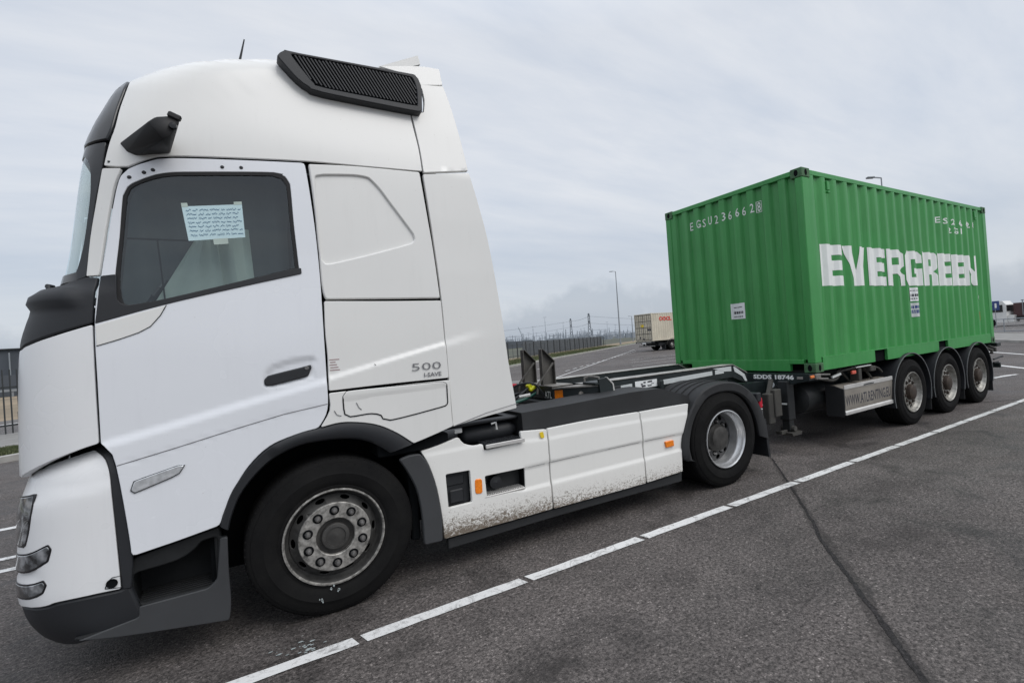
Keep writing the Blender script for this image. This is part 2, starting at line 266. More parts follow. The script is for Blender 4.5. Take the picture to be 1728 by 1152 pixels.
class MB:
    """collects shapes that become one mesh"""
    def __init__(s): s.v=[]; s.f=[]
    def add(s,vs,fs):
        k=len(s.v); s.v+= [tuple(v) for v in vs]; s.f+=[tuple(i+k for i in f) for f in fs]; return s
    def box(s,x0,x1,y0,y1,z0,z1,b=.004):
        b=min(b,(x1-x0)*.45,(y1-y0)*.45,(z1-z0)*.45)
        if b<=0:
            vs=[(x,y,z) for x in(x0,x1) for y in(y0,y1) for z in(z0,z1)]
            return s.add(vs,[(0,1,3,2),(4,6,7,5),(0,4,5,1),(2,3,7,6),(0,2,6,4),(1,5,7,3)])
        bm=bmesh.new(); bmesh.ops.create_cube(bm,size=1)
        for v in bm.verts: v.co=Vector(((x0+x1)/2+v.co.x*(x1-x0),(y0+y1)/2+v.co.y*(y1-y0),(z0+z1)/2+v.co.z*(z1-z0)))
        bmesh.ops.bevel(bm,geom=bm.edges[:],offset=b,segments=1,affect='EDGES',profile=.5)
        return s.bm(bm)
    def bm(s,bm,M=None):
        bm.verts.index_update()
        s.add([(M@v.co if M else v.co) for v in bm.verts],[[v.index for v in f.verts] for f in bm.faces]); bm.free(); return s
    def obox(s,c,size,M,b=.004):
        bm=bmesh.new(); bmesh.ops.create_cube(bm,size=1)
        for v in bm.verts: v.co=Vector((v.co.x*size[0],v.co.y*size[1],v.co.z*size[2]))
        bb=min(b,min(size)*.45); 
        if bb>0: bmesh.ops.bevel(bm,geom=bm.edges[:],offset=bb,segments=1,affect='EDGES',profile=.5)
        return s.bm(bm,Matrix.Translation(c)@M.to_4x4())
    def bar(s,a,b,w,h=None,bev=.003,up=(0,0,1)):
        a=Vector(a); b=Vector(b); d=b-a; L=d.length; d.normalize(); u=Vector(up)
        if abs(d.dot(u))>.98: u=Vector((1,0,0))
        y=u.cross(d).normalized(); z=d.cross(y)
        return s.obox((a+b)/2,(L,w,h or w),Matrix((d,y,z)).transposed(),bev)
    def tube(s,pts,r,n=10,cap=True):
        P=[Vector(p) for p in pts]; k=len(s.v); rs=r if isinstance(r,(list,tuple)) else [r]*len(P)
        prev=None
        for i,p in enumerate(P):
            d=(P[min(i+1,len(P)-1)]-P[max(i-1,0)]).normalized()
            if prev is None: a=d.orthogonal().normalized()
            else: a=(prev-d*prev.dot(d)).normalized()
            prev=a; b_=d.cross(a)
            for j in range(n):
                t=2*PI*j/n; s.v.append(tuple(p+(a*cos(t)+b_*sin(t))*rs[i]))
        for i in range(len(P)-1):
            for j in range(n):
                q=k+i*n; s.f.append((q+j,q+(j+1)%n,q+n+(j+1)%n,q+n+j))
        if cap: s.f.append(tuple(k+j for j in reversed(range(n)))); s.f.append(tuple(k+(len(P)-1)*n+j for j in range(n)))
        return s
    def lathe(s,prof,c,n=64,axis='y',closed=False):
        """prof: (radius, along axis)"""
        k=len(s.v); m_=len(prof)
        for (r,a) in prof:
            for j in range(n):
                t=2*PI*j/n
                if axis=='y': s.v.append((c[0]+r*cos(t),c[1]+a,c[2]+r*sin(t)))
                elif axis=='x': s.v.append((c[0]+a,c[1]+r*cos(t),c[2]+r*sin(t)))
                else: s.v.append((c[0]+r*cos(t),c[1]+r*sin(t),c[2]+a))
        for i in range(m_-1 if not closed else m_):
            i2=(i+1)%m_
            for j in range(n):
                s.f.append((k+i*n+j,k+i*n+(j+1)%n,k+i2*n+(j+1)%n,k+i2*n+j))
        return s
    def prism(s,poly,y0,y1,axis='y'):
        n=len(poly); k=len(s.v)
        for y in(y0,y1):
            for (a,b_) in poly: s.v.append((a,y,b_) if axis=='y' else ((y,a,b_) if axis=='x' else (a,b_,y)))
        s.f.append(tuple(k+i for i in range(n))); s.f.append(tuple(k+n+i for i in reversed(range(n))))
        for i in range(n): s.f.append((k+i,k+(i+1)%n,k+n+(i+1)%n,k+n+i))
        return s
    def mesh(s,name='m',fix=True):
        me=bpy.data.meshes.new(name); me.from_pydata(s.v,[],s.f); me.update()
        if fix:
            bm=bmesh.new(); bm.from_mesh(me); bmesh.ops.recalc_face_normals(bm,faces=bm.faces[:]); bm.to_mesh(me); bm.free()
        return me
    def obj(s,name,mat,parent=None,angle=32,label=None):
        o=link(name,s.mesh(name),mat,parent,angle)
        if label: o['label']=label
        return o
def lerpt(T,z):
    if z<=T[0][0]: return T[0][1]
    for (a,va),(b,vb) in zip(T,T[1:]):
        if z<=b:
            t=(z-a)/(b-a); return va+(vb-va)*t
    return T[-1][1]
def smt(T,z):
    """monotone cubic through a table"""
    n=len(T)
    if z<=T[0][0]: return T[0][1]
    if z>=T[-1][0]: return T[-1][1]
    for i in range(n-1):
        if z<=T[i+1][0]: break
    def sl(k): return (T[k+1][1]-T[k][1])/(T[k+1][0]-T[k][0])
    def tg(k):
        if k==0: return sl(0)
        if k==n-1: return sl(n-2)
        a,b=sl(k-1),sl(k)
        return 0 if a*b<=0 else 2*a*b/(a+b)
    h=T[i+1][0]-T[i][0]; t=(z-T[i][0])/h; m0,m1=tg(i)*h,tg(i+1)*h
    return (2*t**3-3*t*t+1)*T[i][1]+(t**3-2*t*t+t)*m0+(3*t*t-2*t**3)*T[i+1][1]+(t**3-t*t)*m1
R0=.33
HW=[(.2,1.225),(.6,1.24),(1.2,1.245),(1.7,1.245),(2.2,1.235),(2.6,1.22),(2.95,1.20),(3.3,1.15),(3.5,1.11),(3.6,1.075),(3.68,1.02),(3.74,.93),(3.78,.8),(3.82,.4),(3.84,.03)]
HWE=[(2.95,1.20),(3.3,1.15),(3.6,1.10),(4.0,1.03)]
XF=[(1.0,-1.47),(1.17,-1.466),(1.5,-1.455),(1.81,-1.435),(1.96,-1.40),(2.0,-1.385),(2.06,-1.372),(2.09,-1.35),(2.12,-1.28),(2.16,-1.262),(2.85,-1.155),(2.92,-1.14),(3.05,-1.10),(3.2,-1.04),(3.31,-.99),(3.40,-.90),(3.505,-.75),(3.59,-.54),(3.654,-.33),(3.707,-.15),(3.76,.1),(3.8,.4),(3.82,.6),(3.84,.7)]
BXF=[(.19,-1.34),(.22,-1.37),(.28,-1.425),(.35,-1.462),(.42,-1.484),(.54,-1.495),(.94,-1.475),(1.05,-1.455),(1.15,-1.425),(1.2,-1.38),(1.26,-1.28)]
BHW=[(.15,1.14),(.20,1.185),(.25,1.21),(.35,1.23),(.5,1.24),(1.0,1.24),(1.12,1.232),(1.2,1.212),(1.25,1.175),(1.3,1.10)]
def wrap(u,xf,hw,r=R0,bow=.05):
    """plan outline of the left side: straight flank, corner arc, then the front"""
    r=min(r,hw*.85); xc=xf+r
    if u>=xc: return (u,-hw)
    a=(xc-u)/r
    if a<=math.pi/2: return (xc-r*math.sin(a),-hw+r-r*math.cos(a))
    y=-hw+r+(a-math.pi/2)*r
    L=hw-r; q=max(0.,min(1.,1-abs(y)/L)); return (xf-bow*math.sin(q*math.pi/2)**2,y)
def S_side(u,z):
    x,y=wrap(u,smt(XF,z),smt(HW,z)); return (x,y,z)
def S_bump(u,z):
    x,y=wrap(u,lerpt(BXF,z),lerpt(BHW,z)); return (x,y,z)
def S_ext(u,z): return (u,-lerpt(HWE if z>2.95 else HW,z),z)
def S_vent(u,z): return (u,-(1.195-.13*(z-3.35)),z)
def mkY(y): return lambda u,z:(u,y,z)
SURF={'side':S_side,'bump':S_bump,'vent':S_vent,'ext':S_ext}

def UC(z,xft=None,hwt=None):
    """the u that falls on the truck's centre line"""
    g=lerpt if xft else smt; xf=g(xft or XF,z); hw=g(hwt or HW,z); r=min(R0,hw*.85); return xf+r-(math.pi/2*r+hw-r)
ZT=[(3.5,3.5),(3.6,3.6),(3.69,3.68),(3.79,3.74),(3.92,3.78),(4.3,3.82),(4.7,3.839)]
def S_roof(u,t):
    return S_side(u,t if t<3.5 else lerpt(ZT,t))
# ---- outlines
def arclen_smooth(P,step=.03,sharp=38,fil=.008,closed=True):
    n=len(P); V=[Vector(p) for p in P]; S=[]
    for i in range(n):
        a=V[i]-V[i-1]; b=V[(i+1)%n]-V[i]
        S.append(a.length<1e-9 or b.length<1e-9 or abs(math.degrees(a.angle_signed(b)))>sharp)
    outp=[]
    for i in range(n):
        j=(i+1)%n; p1,p2=V[i],V[j]; L=(p2-p1).length
        p0=V[i-1] if not S[i] else p1-(p2-p1); p3=V[(j+1)%n] if not S[j] else p2+(p2-p1)
        if S[i]:
            a=V[i-1]-V[i]; b=V[j]-V[i]; r=min(fil,a.length*.3,b.length*.3)
            q0=V[i]+a.normalized()*r; q1=V[i]+b.normalized()*r
            for t in (0,.5,1): outp.append(q0*(1-t)**2+V[i]*2*t*(1-t)+q1*t*t)
        else: outp.append(p1)
        m_=max(1,int(L/step))
        for k in range(1,m_):
            t=k/m_
            q=.5*((2*p1)+(-p0+p2)*t+(2*p0-5*p1+4*p2-p3)*t*t+(-p0+3*p1-3*p2+p3)*t**3)
            outp.append(q)
    return outp
def area(P): return .5*sum(P[i-1][0]*P[i][1]-P[i][0]*P[i-1][1] for i in range(len(P)))
def offset(P,d):
    """move the outline inward by d (counter-clockwise outline)"""
    n=len(P); O=[]
    for i in range(n):
        a=(P[i]-P[i-1]); b=(P[(i+1)%n]-P[i])
        if a.length<1e-7: a=b
        if b.length<1e-7: b=a
        a=a.normalized(); b=b.normalized(); na=Vector((-a.y,a.x)); nb=Vector((-b.y,b.x)); m_=na+nb
        if m_.length<1e-3: m_=na
        m_.normalize(); c=max(.45,m_.dot(na)); O.append(P[i]+m_*(d/c))
    return O
def inside(p,P):
    x,y=p; c=False; j=len(P)-1
    for i in range(len(P)):
        xi,yi=P[i]; xj,yj=P[j]
        if (yi>y)!=(yj>y) and x<(xj-xi)*(y-yi)/(yj-yi)+xi: c=not c
        j=i
    return c
def segd(p,P):
    best=9
    px,py=p
    for i in range(len(P)):
        ax,ay=P[i-1]; bx,by=P[i]; dx=bx-ax; dy=by-ay; L=dx*dx+dy*dy
        t=0 if L==0 else max(0,min(1,((px-ax)*dx+(py-ay)*dy)/L)); e=(ax+dx*t-px)**2+(ay+dy*t-py)**2
        if e<best: best=e
    return best**.5
def panel(outline,S,th=.02,b=.004,res=.05,holes=(),disp=None,lift=0.,mirror=False,smooth=True,step=.03,fil=.008,sharp=38,mb=None):
    """a sheet with rounded edges cut to an outline in (u,z) and laid on the surface S"""
    mb=mb or MB()
    P=arclen_smooth(outline,step=step,fil=fil,sharp=sharp) if smooth else [Vector(p) for p in outline]
    if area(P)<0: P.reverse()
    H=[]
    for h in holes:
        h=arclen_smooth(h,step=step,fil=fil,sharp=sharp) if smooth else [Vector(p) for p in h]
        if area(h)>0: h.reverse()
        H.append(h)
    loops=[P]+H; ins=[offset(l,b) for l in loops]
    verts=[]; edges=[]
    for l in ins:
        k=len(verts); verts+=l; edges+=[(k+i,k+(i+1)%len(l)) for i in range(len(l))]
    us=[p[0] for p in P]; zs=[p[1] for p in P]
    u=min(us)+res*.5
    while u<max(us):
        z=min(zs)+res*.5
        while z<max(zs):
            q=(u,z)
            if inside(q,ins[0]) and segd(q,ins[0])>res*.45 and all((not inside(q,l)) and segd(q,l)>res*.45 for l in ins[1:]): verts.append(Vector(q))
            z+=res
        u+=res
    r=geometry.delaunay_2d_cdt(verts,edges,[],0,1e-6)
    vo,fo,orig=r[0],r[2],r[3]
    faces=[]
    for f_ in fo:
        c=sum((vo[i] for i in f_),Vector((0,0)))/len(f_)
        if inside(c,ins[0]) and not any(inside(c,l) for l in ins[1:]): faces.append(f_)
    def pt(q,depth):
        u,z=q; e=.004
        p0=Vector(S(u,z)); du=Vector(S(u+e,z))-Vector(S(u-e,z)); dz=Vector(S(u,z+e))-Vector(S(u,z-e))
        nrm=du.cross(dz)
        if nrm.length<1e-12: nrm=Vector((0,-1,0))
        nrm.normalize()
        d=lift+(disp(u,z) if disp else 0)-depth
        return p0+nrm*d
    k0=len(mb.v); mb.v+=[tuple(pt(q,0)) for q in vo]; mb.f+=[tuple(k0+i for i in f_) for f_ in faces]
    for l,li in zip(loops,ins):
        n=len(l); k=len(mb.v)
        mb.v+=[tuple(pt(q,0)) for q in li]; mb.v+=[tuple(pt(q,b*.35)) for q in offset(l,b*.35)]; mb.v+=[tuple(pt(q,b)) for q in l]; mb.v+=[tuple(pt(q,th)) for q in l]
        for a in range(3):
            for i in range(n): j=(i+1)%n; mb.f.append((k+a*n+i,k+(a+1)*n+i,k+(a+1)*n+j,k+a*n+j))
    if mirror:
        n=len(mb.v)-k0; base=[f_ for f_ in mb.f if f_[0]>=k0]
        mb.v+=[(x,-y,z) for (x,y,z) in mb.v[k0:]]; mb.f+=[tuple(i+n for i in reversed(f_)) for f_ in base]
    return mb
def pmesh(mb,name,mat,parent,angle=50,merge=True,label=None):
    me=bpy.data.meshes.new(name); me.from_pydata(mb.v,[],mb.f); me.update()
    bm=bmesh.new(); bm.from_mesh(me)
    bm.to_mesh(me); bm.free()
    o=link(name,me,mat,parent,angle)
    if label: o['label']=label
    return o
def P_(name,key_or_pts,surf,mat,parent,label=None,**kw):
    pts=M[key_or_pts] if isinstance(key_or_pts,str) else key_or_pts
    return pmesh(panel(pts,surf,**kw),name,mat,parent,label=label)
def flat(y): return lambda u,z:(u,y,z)
def groove(path,S,w=.005,lift=.0015,disp=None):
    """thin raised strip along a path on a surface (seal, seam, trim line)"""
    mb=MB(); V=[Vector(p) for p in path]; pts=[]
    for a,b_ in zip(V,V[1:]):
        m_=max(1,int((b_-a).length/.03)); pts+=[a+(b_-a)*i/m_ for i in range(m_)]
    pts.append(V[-1]); k=0
    for i,p in enumerate(pts):
        d=(pts[min(i+1,len(pts)-1)]-pts[max(i-1,0)]).normalized(); n_=Vector((-d.y,d.x))*w/2
        for q in(p+n_,p-n_):
            x,y,z=S(q[0],q[1]); mb.v.append((x,y-lift-(disp(q[0],q[1]) if disp else 0),z))
        if i: mb.f.append((2*i-2,2*i,2*i+1,2*i-1))
    return mb
# ---- lettering
def text_mesh(body,size,bold=0.,align='LEFT',res=2,spacing=1.):
    cu=bpy.data.curves.new('t','FONT'); cu.body=body; cu.size=size; cu.offset=bold; cu.resolution_u=res; cu.fill_mode='FRONT'; cu.align_x=align; cu.space_character=spacing
    o=bpy.data.objects.new('t',cu); COL.objects.link(o); bpy.context.view_layer.update()
    me=bpy.data.meshes.new_from_object(o.evaluated_get(bpy.context.evaluated_depsgraph_get())); bpy.data.objects.remove(o); bpy.data.curves.remove(cu); return me
def text_mb(body,x0,z0,w,h,bold=0.,breaks=(),spacing=1.,mb=None,fn=None):
    """letters as flat faces filling the box (x0..x0+w, z0..z0+h); fn(u,z)->xyz lays them on a surface"""
    me=text_mesh(body,1.,bold,spacing=spacing); vs=[v.co for v in me.vertices]
    a0=min(v.x for v in vs); a1=max(v.x for v in vs); b0=min(v.y for v in vs); b1=max(v.y for v in vs)
    bm=bmesh.new(); bm.from_mesh(me); bpy.data.meshes.remove(me)
    for v in bm.verts: v.co=Vector((x0+(v.co.x-a0)/(a1-a0)*w,z0+(v.co.y-b0)/(b1-b0)*h,0))
    for x in breaks:
        if x0<x<x0+w: bmesh.ops.bisect_plane(bm,geom=bm.verts[:]+bm.edges[:]+bm.faces[:],plane_co=(x,0,0),plane_no=(1,0,0))
    bm.verts.index_update(); mb=mb or MB()
    mb.add([fn(v.co.x,v.co.y) for v in bm.verts],[[v.index for v in f_.verts] for f_ in bm.faces]); bm.free(); return mb
def poly_mb(poly,breaks,fn,mb=None,holes=()):
    bm=bmesh.new(); allv=[Vector((a,b_)) for a,b_ in poly]; e=[(i,(i+1)%len(poly)) for i in range(len(poly))]
    for h in holes:
        k=len(allv); allv+=[Vector(q) for q in h]; e+=[(k+i,k+(i+1)%len(h)) for i in range(len(h))]
    r=geometry.delaunay_2d_cdt(allv,e,[],0,1e-6)
    vs=[bm.verts.new((q[0],q[1],0)) for q in r[0]]
    for f_ in r[2]:
        c=sum((r[0][i] for i in f_),Vector((0,0)))/len(f_)
        if inside(c,poly) and not any(inside(c,h) for h in holes): bm.faces.new([vs[i] for i in f_])
    for x in breaks: bmesh.ops.bisect_plane(bm,geom=bm.verts[:]+bm.edges[:]+bm.faces[:],plane_co=(x,0,0),plane_no=(1,0,0))
    bm.verts.index_update(); mb=mb or MB()
    mb.add([fn(v.co.x,v.co.y) for v in bm.verts],[[v.index for v in f_.verts] for f_ in bm.faces]); bm.free(); return mb
def dobj(mb,name,mat,parent,label=None):
    me=bpy.data.meshes.new(name); me.from_pydata(mb.v,[],mb.f); me.update(); o=link(name,me,mat,parent,None)
    if label: o['label']=label
    return o
# measured outlines, metres (u along the truck, z up)
M={
'door':[(-0.945,2.726),(-0.912,2.764),(-0.827,2.813),(-0.729,2.848),(-0.4,2.883),(-0.033,2.914),(-0.017,2.738),(0.0,2.466),(0.008,2.157),(0.006,1.81),(0.005,1.504),(-0.003,1.314),(-0.058,1.204),(-0.186,1.183),(-0.332,1.135),(-0.444,1.038),(-0.524,0.914),(-0.586,0.779),(-0.603,0.725),(-0.798,0.69),(-0.993,0.661),(-0.999,0.781),(-1.017,1.007),(-1.033,1.159),(-1.044,1.215),(-1.075,1.264),(-1.088,1.279),(-1.085,1.585),(-1.081,1.914),(-1.054,2.153),(-1.009,2.429),(-0.97,2.645)],
'window':[(-0.989,2.028),(-0.992,2.151),(-0.965,2.379),(-0.941,2.612),(-0.918,2.663),(-0.865,2.704),(-0.757,2.757),(-0.581,2.786),(-0.211,2.828),(-0.15,2.813),(-0.126,2.765),(-0.12,2.498),(-0.108,2.201),(-0.159,2.182),(-0.728,2.027),(-0.948,1.979),(-0.978,1.999)],
'glass':[(-0.967,2.034),(-0.972,2.151),(-0.948,2.38),(-0.923,2.606),(-0.906,2.65),(-0.858,2.688),(-0.752,2.737),(-0.582,2.765),(-0.218,2.805),(-0.167,2.791),(-0.147,2.752),(-0.14,2.496),(-0.13,2.224),(-0.727,2.054),(-0.939,2.005),(-0.961,2.015)],
'trimA':[(-1.079,1.914),(-1.061,2.055),(-1.051,2.166),(-0.983,2.174),(-0.986,2.038),(-0.975,2.018),(-0.949,2.005),(-0.727,2.051),(-0.151,2.212),(-0.097,2.224),(-0.096,2.186),(-0.444,2.097),(-0.782,2.005),(-1.077,1.91)],
'mirrorplate':[(-1.08,1.901),(-0.78,2.001),(-0.808,1.945),(-0.855,1.884),(-0.904,1.854),(-0.991,1.82),(-1.08,1.791)],
'door_crease':[(-1.088,1.282),(-0.763,1.35),(-0.482,1.414),(0.009,1.515)],
'door_seam':[(-1.029,1.152),(-0.771,1.205),(-0.49,1.267),(-0.243,1.317),(-0.001,1.348)],
'handle':[(-0.337,1.539),(-0.317,1.559),(-0.129,1.596),(-0.081,1.607),(-0.076,1.588),(-0.099,1.537),(-0.133,1.529),(-0.295,1.499),(-0.33,1.499),(-0.338,1.514)],
'handlerec':[(-0.346,1.533),(-0.334,1.582),(-0.288,1.622),(-0.191,1.65),(-0.051,1.662),(-0.046,1.631),(-0.069,1.527),(-0.151,1.501),(-0.312,1.479),(-0.342,1.493)],
'lamp':[(-0.978,1.011),(-0.963,1.056),(-0.931,1.065),(-0.776,1.103),(-0.744,1.103),(-0.77,1.062),(-0.805,1.046),(-0.964,0.995)],
'rivets':[(-0.908,2.717),(-0.843,2.75),(-0.803,2.769),(-0.478,2.828),(-0.382,2.837)],
'apillar':[(-1.127,2.17),(-1.065,2.17),(-1.026,2.43),(-0.986,2.645),(-0.962,2.722),(-0.944,2.767),(-1.039,2.77),(-1.073,2.582),(-1.107,2.385)],
'frit':[(-1.14,2.165),(-1.175,2.155),(-1.158,2.324),(-1.131,2.488),(-1.111,2.654),(-1.148,2.835),(-1.152,2.909),(-1.015,2.918),(-1.039,2.77),(-1.08,2.583),(-1.107,2.385),(-1.127,2.17)],
'band':[(-1.432,1.822),(-1.426,1.905),(-1.383,1.987),(-1.42,2.035),(-1.391,2.078),(-1.394,2.126),(-1.267,2.138),(-1.124,2.164),(-1.067,2.163),(-1.079,2.024),(-1.086,1.914),(-1.227,1.869),(-1.314,1.844)],
'corner':[(-1.425,1.809),(-1.314,1.835),(-1.227,1.86),(-1.086,1.904),(-1.092,1.586),(-1.095,1.28),(-1.158,1.263),(-1.281,1.223),(-1.374,1.187),(-1.483,1.146),(-1.46,1.461)],
'upper_rear':[(-0.015,2.912),(0.279,2.935),(0.717,2.948),(0.739,2.707),(0.769,2.38),(0.793,2.018),(0.405,2.019),(0.027,2.021),(0.012,2.118),(0.008,2.428),(-0.002,2.701)],
'blank':[(0.024,2.834),(0.071,2.847),(0.273,2.868),(0.357,2.861),(0.415,2.8),(0.494,2.685),(0.631,2.482),(0.64,2.443),(0.613,2.416),(0.31,2.321),(0.084,2.259),(0.049,2.254),(0.03,2.281),(0.021,2.468),(0.022,2.742)],
'mid_rear':[(0.023,2.01),(0.403,2.003),(0.796,2.0),(0.802,1.726),(0.808,1.435),(0.365,1.435),(0.014,1.43),(0.021,1.656),(0.017,1.81)],
'low_rear':[(0.013,1.415),(0.364,1.418),(0.811,1.417),(0.809,1.204),(0.814,1.082),(0.666,1.041),(0.525,1.006),(0.421,1.093),(0.308,1.163),(0.197,1.2),(0.072,1.219),(-0.048,1.206),(0.01,1.304)],
'hatch':[(0.093,1.386),(0.116,1.415),(0.483,1.414),(0.757,1.409),(0.787,1.393),(0.785,1.242),(0.722,1.229),(0.376,1.19),(0.32,1.23),(0.257,1.251),(0.127,1.249),(0.096,1.269)],
'crease2':[(0.013,1.519),(0.376,1.604),(0.777,1.693),(1.034,1.757),(1.208,1.794)],
'T500':[(0.545,1.553),(0.759,1.564),(0.755,1.509),(0.546,1.503)],
'Tsave':[(0.629,1.491),(0.759,1.495)],
'Tsmall':[(0.023,1.625),(0.09,1.627),(0.019,1.564),(0.09,1.569)],
'ext_low':[(0.742,2.933),(1.102,2.987),(1.152,2.767),(1.205,2.49),(1.245,2.164),(1.278,1.838),(1.303,1.51),(1.334,1.25),(1.347,1.141),(0.986,1.1),(0.818,1.077),(0.811,1.421),(0.802,2.009),(0.776,2.468)],
'ext_mid':[(0.707,3.41),(0.802,3.429),(0.819,3.529),(0.812,3.625),(0.762,3.652),(0.986,3.685),(1.029,3.499),(1.071,3.235),(1.099,3.006),(0.747,2.947),(0.738,3.134)],
'ext_top':[(0.514,3.735),(0.808,3.812),(0.972,3.829),(0.983,3.694),(0.798,3.651),(0.769,3.713),(0.682,3.72)],
'ext_line':[(0.828,1.08),(1.085,1.14),(1.349,1.178)],
'vent':[(-0.15,3.601),(-0.1,3.652),(-0.015,3.654),(0.747,3.688),(0.783,3.611),(0.769,3.397),(0.664,3.391),(0.107,3.401),(0.021,3.424),(-0.045,3.471)],
'ventin':[(-0.068,3.632),(0.332,3.649),(0.722,3.658),(0.744,3.579),(0.738,3.438),(0.669,3.437),(0.128,3.44),(0.058,3.458),(0.01,3.518)],
'bumper':[(-1.469,1.036),(-1.468,1.087),(-1.421,1.145),(-1.361,1.176),(-1.24,1.213),(-1.136,1.241),(-1.095,1.211),(-1.067,1.141),(-1.058,0.953),(-1.048,0.668),(-1.044,0.503),(-1.171,0.511),(-1.29,0.507),(-1.504,0.482)],
'bumplow':[(-1.508,0.475),(-1.291,0.501),(-1.172,0.505),(-1.042,0.496),(-1.017,0.516),(-0.977,0.376),(-0.971,0.319),(-1.186,0.316),(-1.321,0.316),(-1.454,0.311),(-1.536,0.355)],
'strip':[(-1.137,1.244),(-1.109,1.257),(-1.057,1.219),(-1.036,1.15),(-1.015,1.0),(-0.998,0.773),(-0.991,0.651),(-1.004,0.49),(-1.042,0.496),(-1.045,0.635),(-1.055,0.914),(-1.065,1.125),(-1.089,1.205)],
'headlamp':[(-1.456,1.037),(-1.39,1.055),(-1.398,0.975),(-1.424,0.856),(-1.445,0.781),(-1.468,0.854)],
'fog1':[(-1.436,0.751),(-1.319,0.792),(-1.312,0.774),(-1.328,0.719),(-1.399,0.678),(-1.458,0.67)],
'fog2':[(-1.461,0.592),(-1.35,0.614),(-1.342,0.598),(-1.359,0.558),(-1.446,0.531),(-1.476,0.531)],
'eyeplate':[(-1.107,0.523),(-1.096,0.557),(-1.076,0.573),(-1.043,0.572),(-1.042,0.511)],
'eye':[(-1.078,0.545)],
'step':[(-0.995,0.639),(-0.8,0.678),(-0.601,0.712),(-0.605,0.651),(-0.571,0.642),(-0.578,0.453),(-0.575,0.262),(-0.586,0.159),(-0.825,0.199),(-1.186,0.272),(-1.252,0.297),(-0.981,0.321),(-0.976,0.377),(-1.022,0.488)],
'stepholeA':[(-0.994,0.556),(-0.806,0.573),(-0.723,0.616),(-0.694,0.648),(-0.621,0.656),(-0.629,0.418),(-0.659,0.383),(-0.815,0.387),(-0.968,0.387),(-1.02,0.43),(-1.023,0.469)],
'archo':[(-0.603,0.72),(-0.582,0.797),(-0.533,0.918),(-0.444,1.036),(-0.332,1.133),(-0.185,1.186),(-0.047,1.205),(0.073,1.218),(0.2,1.203),(0.311,1.166),(0.424,1.1),(0.527,1.004)],
'archi':[(-0.563,0.685),(-0.541,0.766),(-0.494,0.874),(-0.411,0.976),(-0.305,1.06),(-0.17,1.109),(-0.038,1.116),(0.073,1.109),(0.177,1.088),(0.257,1.05),(0.32,1.007),(0.368,0.966)],
'flap':[(0.423,0.907),(0.493,0.923),(0.572,0.921),(0.621,0.84),(0.669,0.669),(0.693,0.451),(0.689,0.273),(0.557,0.28),(0.554,0.486),(0.533,0.657),(0.484,0.792)],
'skirtA':[(0.585,0.929),(0.711,0.949),(0.866,0.984),(0.904,0.933),(0.981,0.902),(1.053,0.903),(1.059,0.852),(1.38,0.865),(1.381,0.946),(1.62,0.927),(1.622,0.605),(1.623,0.273),(1.178,0.271),(0.708,0.276),(0.702,0.445),(0.677,0.656),(0.633,0.823)],
'skirtB':[(1.632,0.93),(2.083,0.937),(2.618,0.931),(2.633,0.625),(2.635,0.265),(2.024,0.268),(1.635,0.27),(1.633,0.602)],
'skirtC':[(2.632,0.929),(3.003,0.929),(3.263,0.925),(3.235,0.816),(3.168,0.649),(3.127,0.481),(3.115,0.279),(2.65,0.267),(2.647,0.622)],
'skirt_l1':[(1.395,0.65),(2.058,0.657),(2.672,0.651),(3.152,0.646)],
'skirt_top':[(0.686,0.898),(0.981,0.902),(1.625,0.848),(2.076,0.856),(2.617,0.848),(3.22,0.836)],
'skirt_bot':[(0.716,0.398),(1.617,0.401),(2.634,0.403),(3.128,0.41)],
'black':[(0.744,0.261),(1.187,0.254),(3.133,0.26),(3.124,0.174),(1.786,0.189),(0.743,0.183)],
'ibox1':[(0.749,0.735),(0.936,0.728),(0.937,0.488),(0.754,0.488)],
'amber1':[(0.967,0.641),(0.977,0.653),(1.015,0.649),(1.024,0.634),(1.022,0.549),(1.012,0.538),(0.974,0.542),(0.965,0.557)],
'ibox2':[(1.05,0.66),(1.395,0.655),(1.392,0.485),(1.057,0.496)],
'amber2':[(2.909,0.605),(3.019,0.604),(3.021,0.546),(2.919,0.547)],
'yellow':[(1.546,0.914),(1.58,0.914),(1.587,0.864),(1.554,0.865)],
'deck':[(1.423,1.085),(1.834,1.094),(2.557,1.117),(2.93,1.114),(3.325,0.991),(3.342,0.91),(2.677,0.917),(1.672,0.916),(1.421,0.927)],
'stepgrid':[(1.045,1.001),(1.299,0.914),(1.391,0.875),(1.389,0.856),(1.068,0.861),(1.046,0.883)],
'tank':[(0.91,0.971),(0.965,0.998),(1.4,1.017),(1.452,0.994),(1.442,0.864),(1.029,0.882),(0.953,0.909)],
'fendero':[(3.277,0.348),(3.14,0.392),(3.134,0.568),(3.222,0.789),(3.3,0.897),(3.413,1.008),(3.559,1.065),(3.734,1.089),(3.92,1.075),(4.079,1.02),(4.247,0.903),(4.371,0.723),(4.436,0.547),(4.469,0.375)],
'fenderi':[(3.23,0.375),(3.231,0.552),(3.3,0.736),(3.397,0.854),(3.511,0.942),(3.631,0.977),(3.769,0.985),(3.908,0.969),(4.048,0.92),(4.176,0.814),(4.278,0.636),(4.327,0.431)],
'seamV':[(-1.039,2.77),(-1.015,2.918),(-0.987,3.012),(-0.968,3.15),(-0.946,3.292)],
'crown':[(-0.588,3.219),(-0.437,3.33),(-0.244,3.42),(-0.107,3.484)],
'steptrim':[(-0.608,0.644),(-0.571,0.645),(-0.575,0.456),(-0.574,0.266),(-0.586,0.163),(-0.824,0.203),(-1.07,0.248),(-1.229,0.287),(-0.982,0.323),(-0.984,0.378),(-0.815,0.378),(-0.675,0.378),(-0.634,0.413)],
